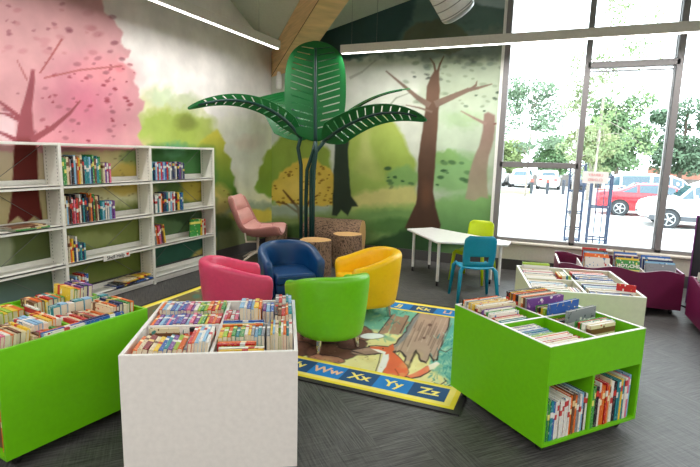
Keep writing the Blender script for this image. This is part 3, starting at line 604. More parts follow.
stand_row(M3,.665,.84,.03,.34,.245,.479,['white','orange','white','white','red','cream','white','orange','white'],'of the white group at the rug-side green bin corner',55,g3)
stand_row(M3,.04,.26,.44,.36,.335,.479,['black','yellow','brown','orange','black','cream','orange','brown','grey','purple'],'in the tall striped row, rug-side bin',56,g3)
stand_row(M3,.27,.36,.50,.30,.28,.479,['green','cream','black','yellow','lime'],'in the low back row, rug-side bin',57,g3)
stand_row(M3,.46,.515,.44,.28,.25,.479,['brown','green','red','black'],'past the divider in the rug-side green bin',58,g3)
stand_row(M3,.615,.70,.50,.28,.275,.479,['green','red','green','blue','white'],'of the white-topped group in the rug-side green bin',59,g3)
stand_row(M3,.71,.775,.44,.24,.30,.479,['white','cream'],'of two thick ones in the rug-side bin',60,g3,jit=.05)
book('picture_book',M3,(1,.1,0),(-.1,1,0),(0,0,1),(.405,.475,.479),(.022,.32,.285),'blue','blue and red patterned picture book standing up in the rug-side green bin',g3)
book('picture_book',M3,(1,.1,0),(-.1,1,0),(0,0,1),(.545,.49,.479),(.02,.31,.275),'grey','pale patterned picture book standing tall at the back of the rug-side green bin',g3)
book_row('picture_book',M3,(.865,.025,.097),(0,1,0),(0,1,0),(-1,0,0),(0,0,1),['teal','green','teal','blue','white','white','white','white','white','white','white','orange','brown','orange','grey','white','pale blue','black','white'],.355,(.24,.26,.10),'on the low shelf\'s near half',g3,61,oj=.008)
book_row('picture_book',M3,(.865,.408,.097),(0,1,0),(0,1,0),(-1,0,0),(0,0,1),['green','green','black','white','orange','orange','red','orange','cream','white','black','teal','teal','yellow','teal','white','pink','pale blue'],.37,(.24,.29,.12),'on the low shelf\'s far half',g3,62,oj=.008)
# cream bin
r4,M4=bin_box('cream book bin between the green bin and the maroon trough near the window',(-.153,4.19),math.radians(11.4),.867,.93,.70,CREAM,z0=.075)
g4='books in the cream bin'
def face_row(M,u0,w,v0,v1,h,z,cols,where,seed,group):
    h-=.045
    return book_row('picture_book',M,(u0,v0,z),(0,1,0),(0,1,0),(1,0,0),(0,0,1),cols,v1-v0,(w,h,.03),where,group,seed,oj=.01,end='front')
face_row(M4,.03,.30,.05,.40,.26,.479,['green','white','cream','white','white','pale blue','white','white','cream'],'at the near corner, cream bin',71,g4)
stand_row(M4,.335,.42,.05,.22,.25,.479,['yellow','pink','blue','white'],'beside the cream bin divider',72,g4)
face_row(M4,.47,.33,.04,.40,.26,.479,['blue','navy','white','cream','white','pale blue','navy','blue','white'],'in the window-side front of the cream bin',73,g4)
book('picture_book',M4,(.3,1,0),(1,-.3,0),(0,0,1),(.69,.16,.479),(.02,.14,.28),'red','red book standing above the others in the cream bin',g4)
face_row(M4,.03,.28,.50,.85,.26,.479,['white','cream','white','grey','white','pink','white','cream'],'at the back of the cream bin',74,g4)
face_row(M4,.04,.26,.86,.90,.32,.479,['lime'],'back corner of the cream bin, standing tall',75,g4)
stand_row(M4,.32,.42,.50,.2,.29,.479,['yellow','cream','teal','lime'],'back of the cream bin by the divider',76,g4)
face_row(M4,.47,.32,.48,.84,.265,.479,['navy','blue','white','navy','pale blue','red','red'],'at the window corner of the cream bin',77,g4)
stand_row(M4,.81,.84,.05,.38,.25,.479,['cream','yellow'],'along the end panel of the cream bin',78,g4)
# maroon wavy trough
def wavy(L,h,amp,n,x0=0):
    top=[(x0+L*i/40,h+amp*math.sin(2*PI*n*i/40+.6)) for i in range(41)]
    return [(x0,0)]+[(x0+L,0)]+top[::-1]
def trough(label,org,ang,L,D,H,nw):
    r=empty('picture_book_trough',(org[0],org[1],0),ang,label,'book bin','maroon wavy troughs')
    Mx=lambda y: axes((0,y,.07),Vector((1,0,0)),Vector((0,0,1)),Vector((0,-1,0)))
    MB().prism(wavy(L,H-.07,.02,nw),-.018,0,Mx(0)).build('front_panel',MAROON,r)
    MB().prism(wavy(L,H-.05,.02,nw),0,.018,Mx(D)).build('back_panel',MAROON,r)
    for x in (0,L-.018): MB().box((x,.0185,.07),(x+.018,D-.0185,H+.0)).build('end_panel',MAROON,r)
    MB().box((.0185,.0185,.12),(L-.0185,D-.0185,.14)).build('tray_floor',MAROON,r)
    for x in ((.28,.63,.945) if L<1.4 else (.6,1.05)): MB().box((x-.006,.019,.141),(x+.006,D-.019,H-.03)).build('divider',EDGE,r)
    MB().box((-.001,-.0005,H+.001),(.019,D,H+.006)).build('edge_trim',EDGE,r)
    for x in (.08,L-.08):
        for y in (.08,D-.08):
            c=MB(); c.tube([(x-.012,y,.03),(x+.012,y,.03)],.03,14); c.box((x-.014,y-.018,.03),(x+.014,y+.018,.069)); c.build('caster',BLACKP,r)
    return r,Matrix.Translation((org[0],org[1],0))@Matrix.Rotation(ang,4,'Z')
r5,M5=trough('long maroon trough with a wavy rim and picture books under the window',(.06,6.42),math.radians(4.5),1.33,.70,.50,2.5)
r6,M6=trough('maroon wavy trough at the picture edge, turned along the side aisle',(1.405,6.40),math.radians(-88),1.5,.68,.50,2.5)
g5='picture books in the maroon trough'
def leanrow(M,u,w,v,hts,cols,where,seed,ll=(0,-.35,1)):
    r=random.Random(seed); out=[]
    for i,c in enumerate(cols):
        out.append(book('picture_book',M,(0,1,.35),(1,0,0),ll,(u+r.uniform(0,.012),v+i*.06,.142),(.012,w,hts+.035*i),c,'%s picture book, %s from the front %s'%(c,ORD[i],where),g5))
    return out
LL=(0,.28,1)
def lr(M,u,w,v,h,cols,where,seed):
    r=random.Random(seed); out=[]
    for i,c in enumerate(cols):
        out.append(book('picture_book',M,(0,1,-.28),(1,0,0),(0,.28,1),(u+r.uniform(0,.012),v+i*.055,.146),(.012,w,h+.02+.014*i),c,'%s picture book, %s from the front %s'%(c,ORD[i],where),g5))
    return out
lr(M5,.31,.28,.14,.42,['white','orange','orange','pale blue','brown','red'],'in the trough group nearest the cream bin',81)
tg=lr(M5,.66,.255,.12,.42,['green','yellow','navy','white','blue','cream'],'in the middle trough group',82)
lr(M5,.975,.32,.14,.40,['grey','pale blue','navy','white','blue'],'in the trough group by the aisle',83)
g_=tg[0]; g_['label']='bright green picture book with white lettering facing out of the maroon trough'
TM=M5@axes((.66+.133,.214,.50),Vector((1,0,0)),Vector((0,.27,.963)).normalized(),Vector((0,-.963,.27)).normalized())
o=text('cover_lettering','HOT-CHE',.055,TM,EDGE,None,bold=.002)
o.parent=g_; o.matrix_parent_inverse=g_.matrix_basis.inverted(); o.matrix_basis=TM
for i,(c,lab) in enumerate((('white','big white picture book leaning at the corner end of the side trough'),('grey','big grey picture book second in the side trough'),('cream','big cream picture book third in the side trough'),('brown','small brown picture book fourth in the side trough'))):
    book('picture_book',M6,(1,0,-.28),(0,1,0),(.28,0,1),(.04+i*.09,.03,.148),(.012,.40,.46-.03*i),c,lab,'picture books in the side trough')
# dark display board at the far right
db=empty('display_board',(1.71,6.95,0),math.radians(-60),'black display board with a purple edge standing behind the side trough','board')
MB().box((-.25,-.012,.02),(.25,.012,1.10)).build('board_panel',mat('board_black',(30,28,34),.6),db,bevel=.003)
MB().box((-.27,-.016,.02),(-.2505,.016,1.12)).build('board_edge',mat('board_purple',(120,50,120),.5),db)
MB().box((-.27,-.15,0),(.25,.15,.0195)).build('board_foot',BLACKP,db)
# ---------------------------------------------------------------- tub chairs
def tub_chair(label,x,y,face,col,nm):
    """facing direction = local +x"""
    r=empty('tub_chair',(x,y,.0135),math.radians(face),label,'armchair','leather tub chairs round the rug'); r.scale=(1.05,1.05,1)
    Mt=mat('leather_'+nm,col,.34,spec=.5,bump=.08,bscale=240)
    # plan path of the shell's centre line: from one arm front around the back to the other
    path=[]; a=.295; 
    for k in range(5): path.append((.29-.07*k*1.02,-a+.006*k if False else -a))
    nb=14
    for k in range(nb+1):
        t=-PI/2-PI*k/nb; path.append((.0+.30*math.cos(t)*1.0-.0,a*math.sin(t)))
    for k in range(1,6): path.append((.0+.058*k,a))
    # resample
    P=[Vector((p[0],p[1],0)) for p in path]
    n=len(P); mb=MB(); sec=[]
    tk=.05
    for i,p in enumerate(P):
        t=(P[min(i+1,n-1)]-P[max(i-1,0)]).normalized(); nrm=Vector((-t.y,t.x,0))  # points outward? fix below
        if nrm.dot(p-Vector((.05,0,0)))<0: nrm=-nrm
        s=i/(n-1); b_=max(0,min(1,(.30-p.x)/.60)); b_=b_*b_*(3-2*b_)
        H=.575+.135*b_
        prof=[(-tk,.30,0),(-tk,H-.05,0),(-tk*.85,H-.018,0),(-tk*.4,H-.002,0),(tk*.4,H,0),(tk*.9,H-.02,0),(tk,H-.06,0),(tk,.42,0),(tk*.8,.14,1),(tk*.5,.125,1),(-tk*.9,.125,1),(-tk,.2,0)]
        ring=[]
        for (w,z,_) in prof:
            sc=1-.14*(1-min(1,max(0,(z-.12)/.56)))   # shell narrows towards the floor
            q=p*sc+nrm*w; ring.append((q.x,q.y,z))
        sec.append(ring)
    m_=len(sec[0])
    for ring in sec: mb.v+=ring
    for i in range(n-1):
        for j in range(m_): mb.f.append((i*m_+j,(i+1)*m_+j,(i+1)*m_+(j+1)%m_,i*m_+(j+1)%m_)); mb.mi.append(0)
    for i in (0,n-1):
        c=[sum(v[k] for v in sec[i])/m_ for k in range(3)]
        # slightly domed arm front
        idx=len(mb.v); mb.v.append((c[0]+.012,c[1],c[2]))
        for j in range(m_): mb.f.append((i*m_+j,i*m_+(j+1)%m_,idx)); mb.mi.append(0)
    mb.build('shell',Mt,r,smooth=True,subsurf=1)
    sb=MB(); sb.box((-.22,-.205,.14),(.25,.205,.31),r=.02); sb.build('seat_base',Mt,r,smooth=True)
    # cushion
    cu=MB(); cu.box((-.23,-.218,.312),(.30,.218,.425),r=.035); cu.build('seat_cushion',Mt,r,smooth=True)
    pp=MB()
    for z in (.335,.40): pp.tube([(.301,-.18,z),(.303,0,z),(.301,.18,z)],.003,6)
    pp.build('piping',Mt,r)
    for sx,sy in ((.19,.17),(.19,-.17),(-.16,.17),(-.16,-.17)):
        lx=sx*1.08; ly=sy*1.08
        MB().tube([(sx,sy,.126),(sx,sy,.11),(lx,ly,.004),(lx,ly,0)],[.026,.026,.02,.02],14).build('leg',CHROME,r,smooth=False)
    return r
tub_chair('lime green leather tub chair on the rug with its back turned to the viewer',-1.85,3.97,140,(112,196,24),'green')
tub_chair('pinkish red leather tub chair on the rug behind the white bin',-2.88,3.97,45,(222,72,112),'pink')
tub_chair('navy blue leather tub chair on the rug facing the viewer',-2.80,4.86,-45,(8,64,114),'blue')
tub_chair('yellow leather tub chair on the rug beside the log stools',-1.87,5.0,-138,(255,202,12),'yellow')
# ---------------------------------------------------------------- pink lounge chair
lc=empty('lounge_chair',(-4.44,6.70,0),math.radians(16),'dusty pink quilted lounge chair on a pale star base in the corner','armchair')
PKM=mat('pink_fabric',(228,168,160),.75,noise=.06,nscale=60,bump=.1,bscale=300,sheen=.3); PKS=mat('pink_shell',(208,142,136),.7,bump=.05,bscale=300)
prof=[(-.47,1.01),(-.43,.90),(-.36,.74),(-.29,.58),(-.20,.46),(-.06,.41),(.12,.42),(.30,.45),(.42,.46)]
def ribbon(prof,hw,th,name,M_,parent,puff=None,curl=.07):
    mb=MB(); n=len(prof); nv=11; F=[];B=[]
    for i,(x,z) in enumerate(prof):
        a=Vector(prof[min(i+1,n-1)])-Vector(prof[max(i-1,0)]); a.normalize(); nx_,nz_=-a.y,a.x
        if nz_<0 or (abs(nz_)<.3 and nx_<0): nx_,nz_=-nx_,-nz_
        w=hw(i/(n-1))
        for j in range(nv):
            t=-1+2*j/(nv-1); c=curl*abs(t)**2.5
            p=(puff(i/(n-1),t) if puff else 0)
            mb.v.append((x+nx_*(c+th/2+p),w*t,z+nz_*(c+th/2+p)))
    k=len(mb.v)
    for i,(x,z) in enumerate(prof):
        a=Vector(prof[min(i+1,n-1)])-Vector(prof[max(i-1,0)]); a.normalize(); nx_,nz_=-a.y,a.x
        if nz_<0 or (abs(nz_)<.3 and nx_<0): nx_,nz_=-nx_,-nz_
        w=hw(i/(n-1))
        for j in range(nv):
            t=-1+2*j/(nv-1); c=curl*abs(t)**2.5
            mb.v.append((x+nx_*(c-th/2),w*t,z+nz_*(c-th/2)))
    for i in range(n-1):
        for j in range(nv-1):
            a=i*nv+j; mb.f.append((a,a+1,a+nv+1,a+nv)); mb.f.append((k+a,k+a+nv,k+a+nv+1,k+a+1)); mb.mi+= [0,0]
    for i in range(n-1):
        a=i*nv; mb.f.append((a,a+nv,k+a+nv,k+a)); a+=nv-1; mb.f.append((a,k+a,k+a+nv,a+nv)); mb.mi+=[0,0]
    for j in range(nv-1):
        mb.f.append((j,k+j,k+j+1,j+1)); a=(n-1)*nv+j; mb.f.append((a,a+1,k+a+1,k+a)); mb.mi+=[0,0]
    return mb.build(name,M_,parent,smooth=True,subsurf=1)
hwf=lambda s: .25+.12*max(0,math.sin(PI*min(1,s*1.05)))**.8
ribbon(prof,hwf,.035,'shell',PKS,lc,curl=.17)
import bisect
def interp(pr_,m):
    ds=[0]
    for a,b_ in zip(pr_,pr_[1:]): ds.append(ds[-1]+math.dist(a,b_))
    out=[]
    for i in range(m+1):
        t=ds[-1]*i/m; k=min(max(bisect.bisect(ds,t)-1,0),len(pr_)-2); f=(t-ds[k])/(ds[k+1]-ds[k]); out.append(tuple(pr_[k][q]*(1-f)+pr_[k+1][q]*f for q in (0,1)))
    return out
PF=interp([(x+.01,z+.03) for x,z in prof],40)
for i in range(5):
    seg=PF[i*8:i*8+9]
    ribbon(seg,lambda s,i=i: hwf((i+s)/5)-.03,.03,'quilted_pad',PKM,lc,puff=lambda s,t: .06*(max(0,1-abs(2*s-1)**2.6)*max(0,1-abs(t)**4)),curl=.12)
BM_=mat('pale_wood_base',(214,200,182),.5)
for k in range(4):
    a=PI/4+k*PI/2+.25; MB().tube([(.02*math.cos(a),.02*math.sin(a),.16),(.16*math.cos(a),.16*math.sin(a),.12),(.36*math.cos(a),.36*math.sin(a),.016)],[.022,.02,.014],10).build('leg',BM_,lc)
MB().tube([(0,0,.12),(0,0,.41)],.022,12).build('column',BM_,lc)
for s_ in (-1,1): MB().tube([(-.12,.27*s_,.50),(-.1,.28*s_,.36),(0.0,.05*s_,.33)],[.014,.016,.016],8).build('support_arm',BM_,lc)
# ---------------------------------------------------------------- logs
BARK=bpy.data.materials.new('tree_bark'); BARK.use_nodes=True; nt=BARK.node_tree; b=nt.nodes['Principled BSDF']
tc=N('ShaderNodeTexCoord'); mp=N('ShaderNodeMapping'); mp.inputs['Scale'].default_value=(1,1,.45); nt.links.new(tc.outputs['Object'],mp.inputs[0])
vo=N('ShaderNodeTexVoronoi'); vo.inputs['Scale'].default_value=62; vo.feature='F1'; nt.links.new(mp.outputs[0],vo.inputs[0])
nz_=N('ShaderNodeTexNoise'); nz_.inputs['Scale'].default_value=38; nz_.inputs['Detail'].default_value=6; nt.links.new(mp.outputs[0],nz_.inputs[0])
ad=N('ShaderNodeMath'); ad.operation='ADD'; nt.links.new(vo.outputs[0],ad.inputs[0]); nt.links.new(nz_.outputs[0],ad.inputs[1])
cr=N('ShaderNodeValToRGB'); e=cr.color_ramp.elements; e[0].position=.62; e[0].position=.68; e[0].color=(*lin((30,22,18)),1); e[1].position=1.1; e[1].color=(*lin((146,116,92)),1); nt.links.new(ad.outputs[0],cr.inputs[0]); nt.links.new(cr.outputs[0],b.inputs['Base Color'])
bp=N('ShaderNodeBump'); bp.inputs['Strength'].default_value=.8; bp.inputs['Distance'].default_value=.02; nt.links.new(ad.outputs[0],bp.inputs['Height']); nt.links.new(bp.outputs[0],b.inputs['Normal']); b.inputs['Roughness'].default_value=.85
CUT=bpy.data.materials.new('cut_wood'); CUT.use_nodes=True; nt=CUT.node_tree; b=nt.nodes['Principled BSDF']
tc=N('ShaderNodeTexCoord'); wv=N('ShaderNodeTexWave'); wv.wave_type='RINGS'; wv.rings_direction='Z'; wv.inputs['Scale'].default_value=14; wv.inputs['Distortion'].default_value=3; wv.inputs['Detail'].default_value=3; nt.links.new(tc.outputs['Object'],wv.inputs[0])
cr=N('ShaderNodeValToRGB'); e=cr.color_ramp.elements; e[0].color=(*lin((196,148,92)),1); e[1].color=(*lin((224,184,128)),1); nt.links.new(wv.outputs[0],cr.inputs[0]); nt.links.new(cr.outputs[0],b.inputs['Base Color']); b.inputs['Roughness'].default_value=.6
def log_(name,label,loc,r,h,rot=None,cat='stool',seed=0,group=None):
    root=empty(name,loc,0,label,cat,group)
    if rot is not None: root.rotation_euler=rot
    rr=random.Random(seed); ph=[rr.uniform(0,6) for _ in range(4)]
    def rad(a,z): return r*(1+.035*math.sin(3*a+ph[0])+.02*math.sin(7*a+ph[1]+z*3)+.012*math.sin(17*a+ph[2])+.01*math.sin(z*9+ph[3]))
    nr=48; nzv=10; mb=MB()
    for k in range(nzv+1):
        z=h*k/nzv
        for j in range(nr):
            a=2*PI*j/nr; q=rad(a,z)*(.985 if k in (0,nzv) else 1); mb.v.append((q*math.cos(a),q*math.sin(a),z))
    for k in range(nzv):
        for j in range(nr): mb.f.append((k*nr+j,k*nr+(j+1)%nr,(k+1)*nr+(j+1)%nr,(k+1)*nr+j)); mb.mi.append(0)
    mb.build('bark',BARK,root,smooth=True)
    for z in (0.002,h-.002):
        c=MB(); c.v.append((0,0,z)); 
        for j in range(nr):
            a=2*PI*j/nr; q=rad(a,z)*.985-.002; c.v.append((q*math.cos(a),q*math.sin(a),z))
        for j in range(nr): c.f.append((0,1+j,1+(j+1)%nr)); c.mi.append(0)
        c.build('cut_end',CUT,root)
    return root
log_('log_stool','upright log stool with a pale sawn top, directly behind the blue tub chair',(-3.21,6.33,0),.23,.52,seed=1,group='upright log stools')
log_('log_stool','upright log stool between the big lying log and the yellow tub chair',(-3.02,7.06,0),.232,.52,seed=2,group='upright log stools')
log_('log_stool','upright log stool tucked in the corner behind the pink lounge chair',(-4.78,7.82,0),.20,.45,seed=3,group='upright log stools')
log_('fallen_log','large log lying on its side against the forest mural',(-3.98,7.53,.345),.33,.98,rot=(0,PI/2,math.radians(11)),cat='log',seed=4)
# ---------------------------------------------------------------- palm sculpture
LEAF=mat('palm_green_board',(10,104,46),.4,noise=.04); RIB=mat('palm_dark_rib',(14,58,54),.4)
palm=empty('palm_sculpture',(-3.70,7.08,0),0,'giant green cut-out palm tree sculpture with slotted leaves behind the log stools','sculpture')
PB=Vector((-3.70,7.08,0))
def bez(P,t):
    a,b_,c,d_=[Vector(p) for p in P]; return a*(1-t)**3+b_*3*t*(1-t)**2+c*3*t*t*(1-t)+d_*t**3
def leaf(P,lat,wid,shape,slots=(0.12,.93),n=168,period=9,skew=.10,cup=.0,both=True,rib=(0,.93)):
    mb=MB(); nt_=20; lat=Vector(lat); rows=[]
    for i in range(n+1):
        for j in range(nt_+1):
            t=-1+2*j/nt_; s0=i/n; s=min(1,max(0,s0+skew*abs(t)*4*s0*(1-s0)))
            c=bez(P,s); tg=(bez(P,min(1,s+.01))-bez(P,max(0,s-.01))).normalized()
            l=(lat-tg*lat.dot(tg)).normalized(); nr_=tg.cross(l)
            p=c+l*(wid*shape(s)*t)+nr_*(cup*wid*abs(t)**1.5)-PB; mb.v.append(tuple(p))
    for i in range(n):
        for j in range(nt_):
            tm=abs(-1+2*(j+.5)/nt_); s=i/n
            if slots[0]<s<slots[1] and i%period<2 and .14<tm<.84 and shape(s)>.35: continue
            a=i*(nt_+1)+j; mb.f.append((a,a+1,a+nt_+2,a+nt_+1)); mb.mi.append(0)
    o=mb.build('palm_leaf',LEAF,palm); md=o.modifiers.new('s','SOLIDIFY'); md.thickness=.014; md.offset=0
    tube=MB(); pts=[bez(P,rib[0]+(rib[1]-rib[0])*k/24)-PB for k in range(25)]
    tube.tube(pts,[.032-.014*k/24 for k in range(25)],8); tube.build('leaf_rib',RIB,palm,smooth=True)
    return o
def W(px,py,Y):
    a=(px-350)/FPX; b_=-(py-233.5)/FPX; d_=RR*a+UU*b_+FF; return tuple(Vector((0,0,CH))+d_*(Y/d_.y))
ov=lambda s: max(0.02,(1-abs(2*s-1)**(3.2 if s<.5 else 4.6)))**.5*(.90+.10*math.sin(PI*s))
nar=lambda s: max(.02,(1-abs(2*s-1)**2.4))**.6
tip=lambda s: max(.02,min(1,s*6)**.6*(1-s)**.45)
# central upright leaf, facing the viewer
leaf([W(315.5,141,7.0),W(315,110,6.93),W(315,75,6.95),W(316,41,7.05)],RR,.47,ov,cup=.04,period=11)
# long arching leaf to the pink-tree wall, near the viewer
leaf([W(300,137,6.95),W(280,106,6.7),W(236,88,6.1),W(188,109,5.75)],Vector((.1,-.5,.86)),.15,tip,skew=.05,period=12,cup=.1)
# short broad leaf behind, left
leaf([W(308,138,7.25),W(298,118,7.3),W(290,104,7.35),W(283,92,7.5)],Vector((.85,.1,-.30)),.46,lambda s: max(.02,min(1,s*3))**.5*(1 if s<.9 else .96),skew=.06,cup=.05)
# right leaves
leaf([W(324,141,6.9),W(346,124,6.7),W(382,100,6.5),W(427,120,6.3)],Vector((.12,-.6,.75)),.24,tip,skew=.05,period=12,cup=.05)
leaf([W(322,138,7.2),W(345,112,7.3),W(372,92,7.4),W(410,89,7.45)],Vector((-.1,.95,.12)),.22,tip,skew=.05,period=12,cup=.02)
# stems
for k,(bx_,P) in enumerate(((302,[(301,200),(301,165),(298,148),(302,133)]),(306,[(306,200),(307,170),(313,152),(315.5,141)]),(309,[(311,200),(311,172),(316,152),(326,139)]),(313,[(313,200),(314,170),(316,152),(315.5,141)]))):
    pts=[Vector(W(bx_,252,7.08))]; pts[0].z=.02; pts[0].y=7.08; q0=Vector(W(P[0][0],P[0][1],7.06)); pts[0].x=q0.x+.0
    for px,py in P: pts.append(Vector(W(px,py,7.04 if k<3 else 7.0)))
    MB().tube([p-PB for p in pts],.031,10).build('stem',RIB,palm,smooth=True)
MB().tube([(0,0,0),(0,0,.022)],.26,32).build('base_plate',RIB,palm)
# ---------------------------------------------------------------- table
tb=empty('activity_table',(-1.35,6.95,0),0,'white trapezoid table on castored legs by the forest mural','table')
poly=[(-2.13,7.33),(-1.82,7.68),(-.55,6.93),(-.56,6.66),(-1.45,6.40)]
o=MB().prism([(x+1.35,y-6.95) for x,y in poly],.612,.64).build('tabletop',mat('white_tabletop',(236,236,232),.25),tb,bevel=.008)
for x,y in ((-1.99,7.25),(-1.80,7.52),(-1.44,6.53),(-.66,6.74),(-.80,6.99)):
    l=MB().tube([(x+1.35,y-6.95,.07),(x+1.35,y-6.95,.611)],.021,14).build('leg',WHITE,tb,smooth=False)
    c=MB(); c.tube([(x+1.35-.012,y-6.95,.026),(x+1.35+.012,y-6.95,.026)],.026,14); c.box((x+1.35-.012,y-6.95-.012,.03),(x+1.35+.012,y-6.95+.012,.069)); c.build('caster',BLACKP,l)
# ---------------------------------------------------------------- plastic school chairs (facing local +x)
def school_chair(label,x,y,face,col,nm,sw=.21):
    r=empty('school_chair',(x,y,0),math.radians(face),label,'chair','plastic chairs at the white table')
    Mp=mat('plastic_'+nm,col,.35)
    # seat shell
    nx_,ny_=12,12; mb=MB()
    def sp(u,v,k):
        X=-.19+.40*u; Y=(v-.5)*2*sw*(.9+.1*math.sin(PI*u)); Z=.45+.015*math.cos((u-.5)*PI)*-1-.018*max(0,1-abs(2*v-1)**2)-.04*max(0,(u-.85)/.15)**2
        return (X,Y,Z-k*.012)
    for k in (0,1):
        for i in range(nx_+1):
            for j in range(ny_+1): mb.v.append(sp(i/nx_,j/ny_,k))
    o1=(nx_+1)*(ny_+1)
    for i in range(nx_):
        for j in range(ny_):
            a=i*(ny_+1)+j; mb.f+=[(a,a+1,a+ny_+2,a+ny_+1),(o1+a,o1+a+ny_+1,o1+a+ny_+2,o1+a+1)]; mb.mi+=[0,0]
    for i in range(nx_):
        for j in (0,ny_): a=i*(ny_+1)+j; mb.f.append((a,a+ny_+1,o1+a+ny_+1,o1+a)); mb.mi.append(0)
    for j in range(ny_):
        for i in (0,nx_): a=i*(ny_+1)+j; mb.f.append((a,a+1,o1+a+1,o1+a)); mb.mi.append(0)
    mb.build('seat',Mp,r,smooth=True)
    # back with hand opening
    mb=MB(); nb_=14; nh=12
    def bpnt(v,h,k):
        t=2*v-1; wv_=sw*(.86+.10*min(1,h*3)-.0*h)*(1 if h<.8 else 1-.28*((h-.8)/.2)**3)*(1-.06*h); return (-.20-.075*h+.035*(t*t)-k*.012, wv_*t, .455+.385*h)
    for k in (0,1):
        for i in range(nh+1):
            for j in range(nb_+1): mb.v.append(bpnt(j/nb_,i/nh,k))
    o1=(nh+1)*(nb_+1); keep=set()
    for i in range(nh):
        for j in range(nb_):
            if 2<=i<=3 and 3<=j<=nb_-4: continue
            keep.add((i,j))
    V=lambda i,j: i*(nb_+1)+j
    for i,j in keep:
        mb.f+=[(V(i,j),V(i,j+1),V(i+1,j+1),V(i+1,j)),(o1+V(i,j),o1+V(i+1,j),o1+V(i+1,j+1),o1+V(i,j+1))]; mb.mi+=[0,0]
        for (di,dj,a,b_) in ((-1,0,V(i,j),V(i,j+1)),(1,0,V(i+1,j),V(i+1,j+1)),(0,-1,V(i,j),V(i+1,j)),(0,1,V(i,j+1),V(i+1,j+1))):
            if (i+di,j+dj) not in keep: mb.f.append((a,b_,o1+b_,o1+a)); mb.mi.append(0)
    mb.build('backrest',Mp,r,smooth=True)
    for s_ in (-1,1):
        MB().tube([(.17,(sw-.03)*s_,.435),(.19,sw*s_,.40),(.23,(sw+.035)*s_,0)],[.022,.026,.018],10).build('leg',Mp,r,smooth=True)
        MB().tube([(-.17,(sw-.03)*s_,.435),(-.20,sw*s_,.40),(-.27,(sw+.035)*s_,0)],[.022,.026,.018],10).build('leg',Mp,r,smooth=True)
    return r
school_chair('turquoise blue plastic chair with its back to the viewer at the white table',-.90,6.13,113,(0,138,172),'blue')
school_chair('lime yellow plastic chair facing the viewer across the white table',-1.07,7.14,-104,(184,206,0),'lime')
